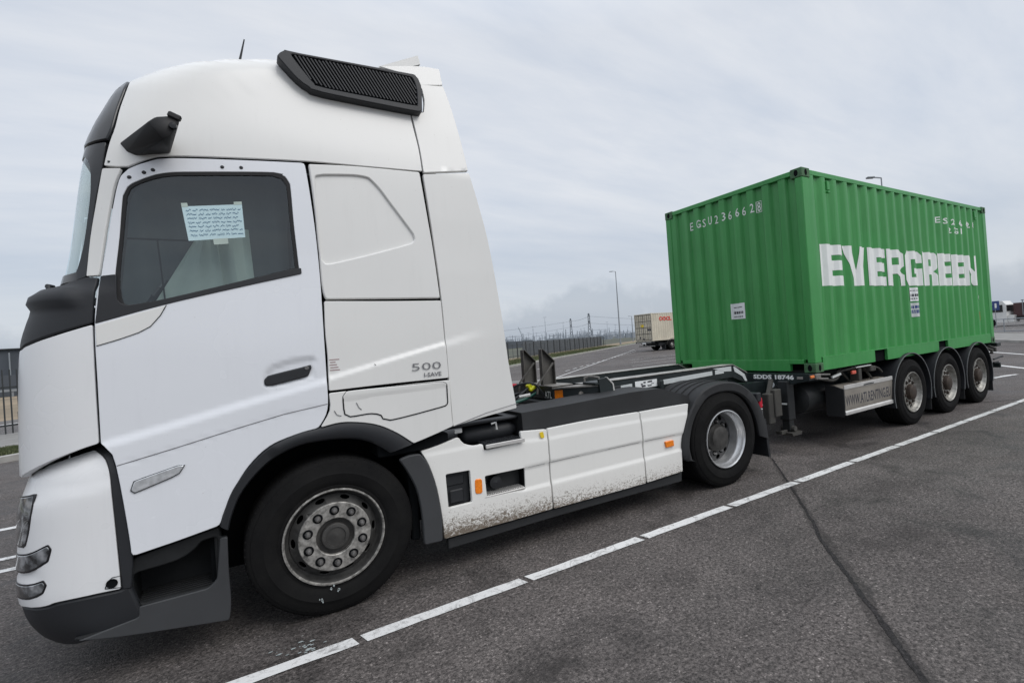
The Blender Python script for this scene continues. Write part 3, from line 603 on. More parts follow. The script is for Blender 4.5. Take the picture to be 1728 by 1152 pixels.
'mirA':[(-0.947,2.912),(-0.914,2.863),(-0.877,2.845),(-0.727,2.879),(-0.726,2.957),(-0.815,2.992),(-0.882,2.963)],
'mirB':[(-0.785,2.941),(-0.771,2.922),(-0.729,2.854),(-0.695,2.881),(-0.654,2.958),(-0.662,2.995),(-0.752,2.972)],
'spoil':[(0.559,3.832),(0.863,3.99),(0.878,3.922),(0.786,3.881)],
'ant':[(-0.338,3.767),(-0.302,3.914)],
'cpl':[(1.911,1.523),(2.175,1.484),(1.938,1.441),(2.113,1.432)],
'mirror':[(-0.947,2.912),(-0.924,2.929),(-0.826,3.051),(-0.78,3.087),(-0.676,3.114),(-0.661,3.099),(-0.667,3.072),(-0.709,2.995),(-0.726,2.967),(-0.727,2.879),(-0.885,2.845),(-0.925,2.866)],
'note':[(-0.685,2.572),(-0.391,2.611),(-0.385,2.408),(-0.662,2.373)],
}
# ================================================================== the tractor unit
def UCB(z): return UC(z,BXF,BHW)
def lineat(path,u):
    for a,b_ in zip(path,path[1:]):
        if u<=b_[0]: t=(u-a[0])/(b_[0]-a[0]); return a[1]+(b_[1]-a[1])*t
    a,b_=path[-2:]; return b_[1]+(b_[1]-a[1])/(b_[0]-a[0])*(u-b_[0])
def sst(t): t=max(0.,min(1.,t)); return t*t*(3-2*t)
TR=thing('truck','white two-axle tractor unit with sleeper cab coupled in front of the green container','truck',(0,0,0))
# ---- hidden dark cab structure
mb=MB(); mb.box(-1.28,.76,-1.12,1.12,1.26,1.99,.01); mb.box(-1.28,-.66,-.9,.9,.30,1.26,.01); mb.box(-.7,.8,-.72,.72,.45,1.26,.01)
mb.box(.04,.76,-1.15,1.15,1.98,2.9,.01); mb.box(-.85,.74,-1.08,1.08,2.88,3.3,.01); mb.box(-.6,.74,-.95,.95,3.3,3.55,.01)
mb.box(-1.02,.04,1.1,1.13,1.98,2.88,.005)
mb.obj('cab_frame','dark_inside',TR)
mb=MB(); mb.box(-.98,.03,-1.09,1.09,1.985,1.995,0); mb.box(.02,.035,-1.12,1.12,1.99,2.88,0); mb.box(-.95,.03,1.08,1.098,1.99,2.88,0); mb.box(-.85,.03,-1.1,1.1,2.865,2.878,0); mb.box(-.90,.03,-1.175,-1.05,2.845,2.855,0); mb.box(-1.0,-.6,-1.17,-1.05,2.80,2.81,0)
mb.obj('cabin_lining','dark_cabin',TR)
# cabin things seen through the glass
mb=MB(); mb.box(-.62,-.14,-.98,-.50,1.99,2.12,.05); mb.obox(Vector((-.13,-.74,2.42)),(.14,.44,.66),Matrix.Rotation(.16,3,'Y'),.05); mb.obox(Vector((-.05,-.74,2.79)),(.10,.26,.16),Matrix.Rotation(.12,3,'Y'),.04)
mb.obj('driver_seat','dark_inside',TR)
mb=MB()
for i in range(24):
    t0=2*PI*i/24; t1=2*PI*(i+1)/24
    a=Vector((-.86,-.74,2.08)); ex=Vector((.55,0,.83)); ey=Vector((0,1,0))
    mb.tube([a+(ex*cos(t0)+ey*sin(t0))*.22,a+(ex*cos(t1)+ey*sin(t1))*.22],.016,8)
mb.bar((-.86,-.96,2.08),(-.86,-.52,2.08),.03); mb.obj('steering_wheel','gloss_black',TR)
mb=MB(); cp=[(-.83,2.03),(-.50,2.52),(-.44,2.56),(-.40,2.2),(-.36,2.02)]
def curtain(poly,y):
    b_=MB(); n=10
    for j in range(9):
        for i in range(n+1):
            u=i/n; v=j/8
            xb=poly[0][0]+(poly[1][0]-poly[0][0])*u; xt=poly[2][0]+(poly[3][0]-poly[2][0])*u
            zb=poly[0][1]+(poly[1][1]-poly[0][1])*u; zt=poly[2][1]+(poly[3][1]-poly[2][1])*u
            b_.v.append((xb+(xt-xb)*v,y+.018*sin(u*9+v),zb+(zt-zb)*v))
    for j in range(8):
        for i in range(n): k=j*(n+1)+i; b_.f.append((k,k+1,k+n+2,k+n+1))
    return b_
mb=curtain([(-.86,2.02),(-.50,2.03),(-.60,2.5),(-.55,2.56)],-1.03); mb2=curtain([(-.52,2.02),(-.34,2.06),(-.56,2.56),(-.36,2.50)],-1.0); mb.add(mb2.v,mb2.f)
mb.obj('curtain','curtain',TR)
mb=MB(); n=60
for j in range(2):
    for i in range(n+1): u=i/n; mb.v.append((-1.02+1.05*u,-.955+.012*sin(u*38)+.01*sin(u*13),1.99+.90*j))
for i in range(n): mb.f.append((i,i+1,n+2+i,n+1+i))
mb.obj('window_backing','dark_backing',TR)  # dark folded sheet added across the window to keep the cabin evenly dark
mb=MB(); mb.box(-.97,-.66,-1.05,-1.035,2.405,2.413,0); mb.bar((-.82,-1.04,2.41),(-.80,-1.04,2.01),.008); mb.obj('sun_blind','dark_inside',TR)
# ---- roof
seam=M['seamV']
rf=[(-1.03,2.785),(-1.0,2.92),(-.974,3.014),(-.956,3.153),(-.935,3.294),(-.95,3.362),(UC(3.362),3.362)]
rf+=[(UC(t if t<3.5 else lerpt(ZT,t)),t) for t in (3.5,3.6,3.69,3.79,3.92,4.3,4.66)]
rf+=[(.78,4.66),(.78,4.3),(.78,3.92),(.78,3.79),(.775,3.68),(.74,3.60),(.70,3.41),(.728,3.134),(.737,2.955),(.3,2.94),(-.032,2.927),(-.4,2.897),(-.729,2.862),(-.827,2.828),(-.912,2.779),(-.96,2.776)]
cr=M['crown']
def roof_disp(u,z):
    if z>3.7: return 0
    zl=lineat([(-1.0,2.98)]+cr+[(.2,3.56)],u); 
    return .0035*sst((z-zl)/.014+.5)*(sst((u+.75)/.35))*(1-sst((u+.12)/.3))
P_('roof',rf,S_roof,'white_warm',TR,th=.015,b=.0028,res=.055,disp=roof_disp,mirror=True,sharp=50)
P_('roof_visor',[(UC(2.935),2.935),(-1.3,2.935),(-1.15,2.93),(-1.012,2.935),(-.985,3.014),(-.966,3.153),(-.946,3.294),(-.96,3.35),(UC(3.35),3.35)],S_side,'gloss_black',TR,th=.03,b=.008,lift=.006,mirror=True)
P_('windscreen_frame',[(UC(2.93),2.93),(-1.3,2.93),(-1.15,2.925),(-1.022,2.925),(-1.04,2.77),(-1.079,2.583),(-1.105,2.384),(-1.127,2.165),(-1.17,2.155),(-1.3,2.145),(UC(2.14),2.14),(UC(2.19),2.19),(-1.3,2.195),(-1.185,2.21),(-1.154,2.323),(-1.128,2.487),(-1.111,2.654),(-1.125,2.80),(-1.2,2.865),(-1.3,2.875),(UC(2.88),2.88)],S_side,'gloss_black',TR,th=.02,b=.003,mirror=True,sharp=60)
P_('windscreen',[(UC(2.9),2.9),(-1.3,2.90),(-1.10,2.86),(-1.09,2.654),(-1.10,2.487),(-1.12,2.323),(-1.15,2.17),(-1.3,2.165),(UC(2.165),2.165)],S_side,'wind_glass',TR,th=.004,b=.001,lift=-.008,mirror=True,sharp=60)
P_('pillar_trim','apillar',S_side,'white_warm',TR,th=.02,b=.0028)
# black band below the windscreen and its lip
P_('front_band',[(-1.071,2.16),(-1.083,2.024),(-1.09,1.916),(-1.229,1.874),(-1.316,1.850),(-1.426,1.824),(-1.6,1.80),(UC(1.78),1.78),(UC(2.13),2.13),(-1.45,2.135),(-1.263,2.145),(-1.124,2.166)],S_side,'black_plastic',TR,th=.02,b=.005,res=.03,mirror=True,disp=lambda u,z:.026*sst((z-2.0)/.02)*(1-sst((z-2.085)/.03))*sst((-1.12-u)/.08))
P_('front_panel',[(-1.092,1.905),(-1.229,1.862),(-1.316,1.838),(-1.426,1.812),(-1.6,1.79),(UC(1.77),1.77),(UC(1.14),1.14),(-1.6,1.135),(-1.484,1.150),(-1.374,1.189),(-1.281,1.224),(-1.158,1.265),(-1.097,1.281),(-1.096,1.586)],S_side,'white_front',TR,th=.035,b=.0028,res=.05,mirror=True)
P_('grille',[(UC(1.17),1.17),(-1.86,1.17),(-1.80,1.47),(UC(1.47),1.47)],S_side,'black_plastic',TR,th=.06,b=.015,lift=.05,mirror=True)
mb=MB(); mb.tube([(-1.30,-.98,2.11),(-1.31,-.96,2.145),(-1.30,-.90,2.15)],[.010,.013,.008],8); mb.bar((-1.33,-.9,2.15),(-1.36,-.2,2.2),.014,.010); mb.obj('wiper','black_plastic',TR)
# ---- door
dc=M['door_crease']; ds=M['door_seam']
def door_disp(u,z):
    zl=lineat(dc,u); d=.014*sst((zl+.002-z)/.034)
    zs=lineat(ds,u); fade=sst((u+1.0)/.1)
    d-=.002*fade*sst((zs-z)/.02)
    d-=.003*math.exp(-((z-zs)/.006)**2)
    # softly bowed flank
    d+=.006*sin(max(0,min(1,(z-1.3)/1.0))*PI)
    # scoop round the handle
    k=segd((u,z),M['handlerec'])
    if inside((u,z),M['handlerec']): d-=.013*sst(k/.022)
    return d
DO=P_('door','door',S_side,'white_cool',TR,th=.03,b=.0028,res=.017,holes=[M['window']],disp=door_disp,fil=.02)
P_('window_seal','window',S_side,'rubber',DO,th=.05,b=.002,lift=-.002,holes=[M['glass']])
gp=[Vector(q) for q in M['glass']]
if area(gp)<0: gp.reverse()
P_('window_pane',[tuple(q) for q in offset(gp,-.006)],S_side,'side_glass',DO,th=.004,b=.001,lift=-.010)
P_('window_ledge','trimA',S_side,'black_plastic',DO,th=.012,b=.003,lift=.009,sharp=60)
P_('mirror_cover','mirrorplate',S_side,'white_warm',DO,th=.010,b=.003,lift=.008,sharp=60)
pmesh(panel(M['handle'],S_side,th=.03,b=.006,lift=.012),'door_handle','black_plastic',DO)
mb=MB(); x,y,z=S_side(-.105,1.588); mb.lathe([(0,-.002),(.010,-.002),(.013,.002)],(x,y-.014,z),16); mb.obj('door_lock','nut_steel',DO)
for (u,z) in M['rivets']:
    mb=MB(); x,y,z=S_side(u,z); mb.lathe([(0,-.005),(.007,-.004),(.010,.0),(.011,.006)],(x,y-.002,z),14); mb.obj('fixing_plug','black_plastic',DO)

pmesh(panel(M['lamp'],S_side,th=.02,b=.004,lift=.015+.006,res=.03),'side_lamp','lens_bright',DO)
pmesh(groove(M['lamp']+[M['lamp'][0]],S_side,.007,.0185),'lamp_seal','grey_plastic',DO)
pmesh(groove([(a,b_) for a,b_ in ds],S_side,.0045,.0030,disp=door_disp),'panel_gap','decal_grey',DO)
pmesh(groove([(q[0],q[1]) for q in M['mirrorplate'][1:]],S_side,.004,.0095),'panel_gap','dark_inside',DO)
# ---- dark backing behind the seams
mb=MB(); mb.box(.60,.88,-1.17,-1.10,1.12,2.6,0); mb.box(.60,.86,-1.14,-1.08,2.55,3.0,0); mb.box(.55,.85,-1.09,-1.03,2.98,3.45,0); mb.box(-.06,.06,-1.17,-1.13,1.3,2.9,0); mb.box(-.80,.7,-1.14,-1.10,2.88,2.97,0)
mb.obj('seam_backing','dark_inside',TR)
# ---- rear flank of the cab
cc=M['crease2']
P_('side_panel',[(q[0]+.004*(q[0]<.1),q[1]) for q in M['upper_rear']],S_side,'white_warm',TR,th=.03,b=.008,res=.05,fil=.012,holes=[M['blank']])
bl=[Vector(q) for q in M['blank']]
if area(bl)<0: bl.reverse()
P_('blanking_panel',[tuple(q) for q in offset(bl,-.012)],S_side,'white_warm',TR,th=.01,b=.002,lift=-.016,res=.06,fil=.02)
P_('side_panel','mid_rear',S_side,'white_warm',TR,th=.025,b=.0028,res=.013,fil=.01,disp=lambda u,z:.016*sst((lineat(cc,u)+.002-z)/.024))
P_('side_panel','low_rear',S_side,'white_warm',TR,th=.025,b=.0028,res=.04,fil=.01,disp=lambda u,z:.020)
hp=M['hatch']; HA=P_('locker_hatch','hatch',S_side,'white_warm',TR,th=.006,b=.003,lift=.0265,res=.02,sharp=60,fil=.03,disp=lambda u,z:-.007*sst((1.372+.03*(u-.1)-z)/.02))
pmesh(groove([tuple(q) for q in arclen_smooth(hp,fil=.03,sharp=60)]+[tuple(arclen_smooth(hp,fil=.03,sharp=60)[0])],S_side,.008,.0235),'hatch_gap','dark_inside',HA)
for pts in([(.17,1.335),(.185,1.30),(.20,1.285)],[(.035,1.30),(.05,1.27),(.075,1.262)],[(.30,1.58),(.31,1.57)]):
    mb=MB(); mb.tube([Vector(S_side(*q_))+Vector((0,-.0235 if q_[1]<1.5 else -.018,0)) for q_ in pts],.0022,5); mb.obj('scratch','decal_grey',TR,angle=None)
# lettering on the flank
def onside(l): return lambda u,z:(lambda p_:(p_[0],p_[1]-l,p_[2]))(S_side(u,z))
q=M['T500']; dobj(text_mb('500',q[3][0],q[2][1]-.002,q[2][0]-q[3][0],.052,bold=-.006,fn=onside(.0225)),'power_badge','decal_grey',TR)
q=M['Tsave']; mb=text_mb('I-SAVE',q[0][0]+.0,q[0][1]-.034,.125,.03,bold=.02,fn=onside(.0225)); dobj(mb,'fuel_badge','decal_grey',TR)
mb=MB()
for i in range(5):
    z=1.625-i*.017; mb.add([onside(.0015)(.028+.004*(i%2),z),onside(.0015)(.028+.06-.008*((i*3)%4),z),onside(.0015)(.028+.06-.008*((i*3)%4),z+.006),onside(.0015)(.028+.004*(i%2),z+.006)],[(0,1,2,3)])
dobj(mb,'warning_text','decal_faded',TR)
# ---- side air deflector behind the cab
P_('side_deflector','ext_low',S_ext,'white_warm',TR,th=.03,b=.0028,res=.022,disp=lambda u,z:.012*sst((lineat([(.7,1.69)]+cc[1:],u)-z)/.035)*(1-sst((u-.85)/.32)))
P_('side_deflector','ext_mid',S_ext,'white_warm',TR,th=.03,b=.0028,res=.05)
P_('side_deflector','ext_top',S_ext,'white_warm',TR,th=.03,b=.0028,res=.05)
pmesh(groove(M['ext_line'],S_ext,.005,.0135),'panel_gap','decal_grey',TR)
# a matching flank and deflector on the far side
for o_,nm in ((M['ext_low'],'side_deflector'),(M['ext_mid'],'side_deflector')):
    b_=panel(o_,S_ext,th=.03,b=.006,res=.1); b_.v=[(x,-y,z) for x,y,z in b_.v]; pmesh(b_,nm,'white_warm',TR)
b_=panel([(-1.08,1.28),(-1.06,2.16),(-1.0,2.77),(-.73,2.85),(0,2.91),(.73,2.94),(.80,2.0),(.80,1.08),(.52,1.02),(.3,1.18),(.07,1.22),(-.19,1.19),(-.44,1.04),(-.58,.8),(-.60,.71),(-.99,.66)],S_side,th=.02,b=.006,res=.12); b_.v=[(x,-y,z) for x,y,z in b_.v]; pmesh(b_,'side_panel','white_warm',TR)
# ---- roof grille
VO=M['vent']; VI=M['ventin']
GR=P_('roof_grille',VO,S_vent,'black_plastic',TR,th=.08,b=.006,lift=.012,holes=[VI],sharp=50,fil=.015)
pmesh(panel(VI,S_vent,th=.006,b=.001,lift=.0,smooth=False),'grille_back','dark_inside',GR)
mb=MB(); dr=Vector((.13,-.235)).normalized(); nr=Vector((-dr.y,dr.x)); s=-.3
viv=[Vector(q_) for q_ in VI]
while s<1.1:
    base=Vector((-.1,3.64))+nr*0+Vector((s,0)); run=None
    for k in range(-30,60):
        q_=base+dr*(k*.008); ins_=inside(q_,VI)
        if ins_ and run is None: run=[q_,q_]
        elif ins_: run[1]=q_
    if run and (run[1]-run[0]).length>.02:
        a=Vector(S_vent(*run[0])); b2=Vector(S_vent(*run[1])); o2=Vector((0,-.005,0)); mb.bar(a+o2,b2+o2,.011,.014,.002,up=(0,1,0))
    s+=.0235
mb.obj('grille_slats','black_plastic',GR)
q=M['spoil']; mb=MB(); mb.prism([(a,b_) for a,b_ in q],-.9,.9); mb.obj('roof_spoiler','white_warm',TR)
a,b_=M['ant']; mb=MB(); mb.tube([(a[0]-.01,-.7,a[1]-.06),(b_[0],-.7,b_[1])],[.009,.004],8); mb.obj('antenna','black_plastic',TR)
# ---- camera arm in place of a mirror
A=[Vector(S_side(*q_)) for q_ in M['mirA']]; B=[Vector((q_[0],-1.48,q_[1])) for q_ in M['mirB']]
mb=MB(); bm=bmesh.new()
for v in A+B: bm.verts.new(v)
for v in A: bm.verts.new(v+Vector((0,.04,0)))
mid=sum(A,Vector())/len(A)*.35+sum(B,Vector())/len(B)*.65
bmesh.ops.convex_hull(bm,input=bm.verts[:])
for v in [v for v in bm.verts if not v.link_faces]: bm.verts.remove(v)
bmesh.ops.dissolve_limit(bm,angle_limit=.12,verts=bm.verts[:],edges=bm.edges[:]); bmesh.ops.bevel(bm,geom=bm.edges[:],offset=.004,segments=1,affect='EDGES')
mb.bm(bm); CM=mb.obj('camera_mirror','black_matte',TR,angle=60)
mb=MB(); c=sum(B[3:6],Vector())/3; mb.lathe([(0,-.01),(.016,-.008),(.02,.01)],(c.x-.012,-1.492,c.z-.012),16); mb.obj('lens','gloss_black',CM)
mb=MB(); p0=B[5]; mb.obox(p0+Vector((-.012,.005,-.006)),(.06,.03,.03),Matrix.Rotation(.4,3,'Y'),.006); mb.obj('lens_hood','black_matte',CM)
# ---- bumper
bu=[(UCB(1.16),1.16),(-1.7,1.165),(-1.421,1.165),(-1.361,1.186),(-1.24,1.216),(-1.136,1.241),(-1.095,1.211),(-1.067,1.141),(-1.058,.953),(-1.050,.668),(-1.046,.503),(-1.171,.509),(-1.29,.507),(-1.504,.484),(UCB(.48),.48)]
BU=P_('bumper',bu,S_bump,'white_front',TR,th=.03,b=.0028,res=.03,mirror=True,
   disp=lambda u,z:(.008*sst((1.135-.14*(u+1.08)*-1-.05-z)/.03) if u>-1.35 else .008*sst((1.045-z)/.03))-.012*math.exp(-((z-.655)/.022)**2)*sst((-1.34-u)/.08))
def lampset(name,poly,mat,lift=.0125):
    for sg in(1,-1):
        pb=panel(poly,S_bump,th=.015,b=.004,lift=lift,res=.03); sb=panel([tuple(q_) for q_ in offset([Vector(a) for a in (poly if area(poly)>0 else poly[::-1])],-.008)],S_bump,th=.03,b=.002,lift=lift-.002,res=.03)
        for q_ in(pb,sb): q_.v=[(x,y*sg,z) for x,y,z in q_.v]
        o=pmesh(pb,name,mat,BU); pmesh(sb,name+'_seal','gloss_black',BU)
lampset('headlamp',[(-1.395,1.045),(-1.405,.975),(-1.432,.856),(-1.455,.800),(-1.52,.79),(-1.9,.82),(-1.95,.98),(-1.5,1.03)],'lens_clear')
lampset('fog_lamp',[(-1.322,.792),(-1.312,.774),(-1.328,.719),(-1.399,.682),(-1.47,.665),(-1.6,.66),(-1.62,.735),(-1.436,.751)],'lens_clear')
lampset('fog_lamp',[(-1.352,.616),(-1.342,.598),(-1.359,.562),(-1.43,.538),(-1.6,.53),(-1.62,.59),(-1.44,.597)],'lens_clear')
pmesh(groove(M['eyeplate']+[M['eyeplate'][0]],S_bump,.004,.010),'panel_gap','dark_inside',BU)
mb=MB(); x,y,z=S_bump(*M['eye'][0]); mb.lathe([(0,.004),(.019,.004),(.021,-.002),(.024,.0)],(x,y-.017,z),24); mb.obj('tow_eye','dark_inside',BU)
P_('bumper_skirt',[(UCB(.475),.475),(-1.507,.478),(-1.291,.501),(-1.172,.503),(-1.046,.497),(-1.012,.516),(-.975,.374),(-.972,.300),(-1.05,.280),(-1.2,.252),(-1.4,.228),(UCB(.225),.225)],S_bump,'black_plastic',TR,th=.04,b=.014,mirror=True,res=.04)
P_('corner_strip','strip',S_bump,'black_plastic',TR,th=.05,b=.006,lift=.004,sharp=60)
# ---- entry steps
ST=P_('step','step',flat(-1.22),'step_plastic',TR,th=.03,b=.008,holes=[M['stepholeA']],fil=.02)
P_('step_trim','steptrim',flat(-1.23),'grey_plastic',ST,th=.02,b=.005,fil=.015)
mb=MB(); mb.box(-1.01,-.60,-.97,-.94,.36,.70,.01); mb.box(-1.01,-.61,-1.215,-.95,.355,.375,.006); mb.box(-.635,-.60,-1.21,-.95,.37,.68,.006); mb.box(-1.03,-1.0,-1.21,-.95,.37,.6,.006)
for i in range(7): mb.box(-.99,-.63,-1.20+i*.034,-1.187+i*.034,.374,.384,.003)
mb.obj('tread','step_plastic',ST)
# ---- front wheel arch
def band_between(o1,o2,y0,y1):
    n=len(o1); mb=MB(); P1=[Vector(q) for q in o1]; P2=[Vector(q) for q in o2]
    prof=[]
    for a,b_ in zip(P1,P2): prof.append([(a.x,y1,a.y),(a.x,y0+.012,a.y),(a.x*.85+b_.x*.15,y0,a.y*.85+b_.y*.15),(a.x*.15+b_.x*.85,y0+.004,a.y*.15+b_.y*.85),(b_.x,y0+.02,b_.y),(b_.x,y1,b_.y)])
    for r_ in prof: mb.v+=r_
    for i in range(n-1):
        for j in range(5): k=i*6+j; mb.f.append((k,k+1,k+7,k+6))
    mb.f.append(tuple(range(6))); mb.f.append(tuple(reversed(range((n-1)*6,n*6)))); return mb
def dens(pts,m_=4):
    V=[Vector(p) for p in pts]; o=[]
    for i in range(len(V)-1):
        p0=V[i-1] if i else V[0]*2-V[1]; p1=V[i]; p2=V[i+1]; p3=V[i+2] if i+2<len(V) else p2*2-p1
        for k in range(m_):
            t=k/m_; o.append(.5*((2*p1)+(-p0+p2)*t+(2*p0-5*p1+4*p2-p3)*t*t+(-p0+3*p1-3*p2+p3)*t**3))
    o.append(V[-1]); return o
ao=dens(M['archo']); ai=dens(M['archi'])
band_between(ao,ai,-1.262,-1.10).obj('wheel_arch','black_plastic',TR,angle=50)
P_('mud_flap','flap',flat(-1.245),'grey_plastic',TR,th=.03,b=.008,fil=.015)
mb=MB(); n=len(ai)
li=[(x*1.0,z+.03) for x,z in ai]
for y in(-1.19,-.72):
    for q in li: mb.v.append((q[0],y,q[1]))
for i in range(n-1): mb.f.append((i,i+1,n+i+1,n+i))
mb.box(-.70,.72,-.74,-.70,.30,1.14,.01); mb.box(-.66,-.60,-1.16,-.72,.3,.72,.01); mb.box(.50,.56,-1.16,-.72,.3,.95,.01)
mb.box(.30,.80,-1.19,-.3,.93,1.03,.01)
mb.obj('wheel_housing','dark_inside',TR)
# ---- chassis
mb=MB()
for s_ in(-1,1):
    mb.box(-1.1,4.62,s_*.40-.04,s_*.40+.04,.64,.93,.004)
    mb.box(-1.1,4.62,s_*.37-.07,s_*.37+.07,.925,.935,.003)
for x in(.9,2.0,3.1,3.76,4.55): mb.box(x-.04,x+.04,-.38,.38,.68,.9,.01)
mb.lathe([(.0,-.95),(.06,-.95),(.07,-.6),(.07,.6),(.06,.95),(0,.95)],(0,0,.49),16); mb.lathe([(.0,-.8),(.07,-.8),(.08,-.3),(.2,-.2),(.22,0),(.2,.2),(.08,.3),(.07,.8),(0,.8)],(3.7625,0,.5),24)
CH=mb.obj('chassis_frame','chassis',TR)
mb=MB()
for i in range(9): mb.lathe([(0,-.006),(.008,-.005),(.009,.004)],(1.62+i*.075,-.475,.955),10)
mb.box(1.5,2.75,-.475,-.44,.93,.985,.003)
mb.obj('frame_bolts','galvanised',CH)
mb=MB(); mb.box(1.55,2.30,-.47,-.25,.985,.998,.004); mb.box(2.28,2.75,-.50,-.28,.99,1.012,.004); mb.prism([(2.72,.99),(3.0,1.0),(3.2,1.06),(3.75,1.06),(3.75,1.02),(3.0,.95),(2.72,.95)],-.42,.42); mb.obj('fifth_wheel','galvanised',TR)
mb=MB()
for i in range(6): mb.box(1.45,1.5+.03*i,-.35+i*.13,-.27+i*.13,.9,1.0+.02*(i%3),.01)
mb.box(.85,1.5,-.95,.6,.80,.93,.01); mb.box(.82,1.36,-1.02,-.5,1.02,1.06,.01); mb.box(.9,3.1,-1.12,-.5,.28,.80,.03); mb.box(.9,3.1,.5,1.2,.28,.95,.03)
mb.obj('underframe_boxes','chassis',TR)
# ---- side skirts
def sk_disp(u,z):
    return -.012*sst((lineat(M['skirt_l1'],u)+.008-z)/.014)*sst((u-1.3)/.08)*(1-sst((lineat(M['skirt_bot'],u)+.09-z)/.015)) - .0 + .006*(1-sst((z-lineat(M['skirt_top'],u)+.01)/.02))
SK=[]
SK.append(P_('side_skirt','skirtA',flat(-1.215),'white_skirt',TR,th=.03,b=.0028,res=.015,disp=sk_disp,fil=.012,holes=[M['ibox1'],M['ibox2']]))
SK.append(P_('side_skirt','skirtB',flat(-1.215),'white_skirt',TR,th=.03,b=.0028,res=.015,disp=sk_disp,fil=.01))
SK.append(P_('side_skirt','skirtC',flat(-1.215),'white_skirt',TR,th=.03,b=.0028,res=.015,disp=sk_disp,fil=.01))
P_('lower_skirt','black',flat(-1.19),'dusty_plastic',TR,th=.03,b=.006)
mb=MB(); mb.prism([(a,b_) for a,b_ in M['ibox1']],-1.17,-1.165); mb.box(.78,.89,-1.185,-1.165,.50,.60,.01); mb.box(.76,.90,-1.18,-1.165,.63,.70,.008); mb.obj('filler_cover','black_plastic',SK[0])
mb=MB(); mb.box(1.03,1.40,-1.19,-.95,.47,.505,.005); mb.box(1.03,1.40,-.96,-.94,.47,.7,.0); mb.box(1.02,1.035,-1.2,-.95,.5,.68,0); mb.box(1.385,1.4,-1.2,-.95,.5,.68,0); mb.obj('step_recess','dark_inside',SK[0])
mb=MB(); mb.lathe([(0,-.12),(.05,-.11),(.06,0),(.06,.1)],(1.16,-1.06,.58),20); mb.obj('battery_switch','black_plastic',SK[0])
mb=MB(); mb.box(1.04,1.385,-1.222,-1.19,.492,.505,.003)
for i in range(22): mb.box(1.05+i*.015,1.058+i*.015,-1.215,-1.12,.505,.515,.002)
mb.obj('step_edge','alu_bright',SK[0])
for key,pr in (('amber1',SK[0]),('amber2',SK[2])): P_('side_marker',key,flat(-1.215),'amber',pr,th=.02,b=.004,lift=.012,fil=.006)
P_('tie_tag','yellow',flat(-1.215),'yellow_tag',SK[0],th=.004,b=.001,lift=.012)
mb=MB(); mb.tube([(2.62,-1.206,.62),(2.60,-1.206,.56),(2.575,-1.206,.50)],.003,6); mb.obj('scratch','dark_inside',SK[1])
for sk_,ua,ub in((SK[0],1.42,1.58),(SK[1],1.61,2.60),(SK[2],2.63,3.05)): pmesh(groove([(ua,lineat(M['skirt_l1'],ua)),(ub,lineat(M['skirt_l1'],ub))],flat(-1.215),.0045,.002,disp=sk_disp),'panel_gap','decal_grey',sk_)
# ---- deck cover, catwalk, air tank
mb=MB(); dk=M['deck']; dkp=[(1.423,1.085),(1.834,1.094),(2.557,1.117),(2.93,1.114),(3.325,.991),(3.342,.86),(3.25,.80),(1.43,.80)]
mb.prism(dkp,-1.17,-.72); mb.obj('deck_cover','dusty_plastic',TR)
mb=MB(); mb.tube([(.94,-1.02,.95),(.98,-1.02,.95),(1.35,-1.02,.95),(1.42,-1.02,.95)],[.03,.072,.072,.04],20); mb.box(.80,1.45,-1.1,-.8,1.035,1.06,.008); mb.obj('air_tank','black_plastic',TR,angle=50)
mb=MB(); mb.prism([(1.07,.895),(1.39,.895),(1.39,.875),(1.07,.875)],-1.24,-.80)
for i in range(8):
    for j in range(8): mb.obox(Vector((1.09+i*.04,-1.20+j*.045,.899)),(.03,.008,.012),Matrix.Rotation(.6 if (i+j)%2 else -.6,3,'Z'),.002)
mb.obj('catwalk','black_plastic',TR)
mb=MB(); mb.box(1.065,1.395,-1.252,-1.238,.868,.897,.003); mb.obj('catwalk_edge','alu_bright',TR)
mb=MB(); mb.box(.87,.93,-1.13,-1.12,1.0,1.03,.003); mb.tube([(1.17,-1.13,1.03),(1.21,-1.13,1.035),(1.215,-1.13,.98)],.008,8); mb.obj('grab_clip','cab_white',TR)
# ---- rear fender, flap and rear lamp
fo=dens(M['fendero'],6)
def resamp(P,n):
    L=[0]
    for a,b_ in zip(P,P[1:]): L.append(L[-1]+(b_-a).length)
    o=[]; k=0
    for i in range(n):
        t=L[-1]*i/(n-1)
        while k<len(L)-2 and L[k+1]<t: k+=1
        o.append(P[k].lerp(P[k+1],(t-L[k])/(L[k+1]-L[k])))
    return o
fo=resamp(fo,48); fi=resamp(dens(M['fenderi'],6),48)
mb=band_between(fo,fi,-1.245,-1.20)
for (ya,yb,o) in((-1.2,-.66,0),(-1.10,-1.07,.012),(-1.0,-.97,.012),(-.9,-.87,.012),(-.8,-.77,.012)):
    n=len(fo); k=len(mb.v)
    C0=Vector((3.76,.5))
    for y in(ya,yb):
        for sc in(0,1):
            for q in fo:
                d=(q-C0).normalized(); p_=q+d*(o if sc else -.012); mb.v.append((p_.x,y,p_.y))
    for i in range(n-1):
        a0,a1,b0,b1=k+i,k+n+i,k+2*n+i,k+3*n+i
        mb.f+= [(a1,a1+1,b1+1,b1),(a0,a0+1,a1+1,a1),(b0,b0+1,b1+1,b1),(a0,a0+1,b0+1,b0)]
FE=mb.obj('rear_fender','dusty_plastic',TR,angle=40)
b2=MB(); b2.v=[(x,-y,z) for x,y,z in mb.v]; b2.f=mb.f; b2.obj('rear_fender','dusty_plastic',TR,angle=40)
for ya_ in(-1.22,.72): mb=MB(); mb.prism([(4.42,.60),(4.46,.60),(4.50,.17),(4.47,.17)],ya_,ya_+.5); mb.obj('mud_flap','black_plastic',TR)
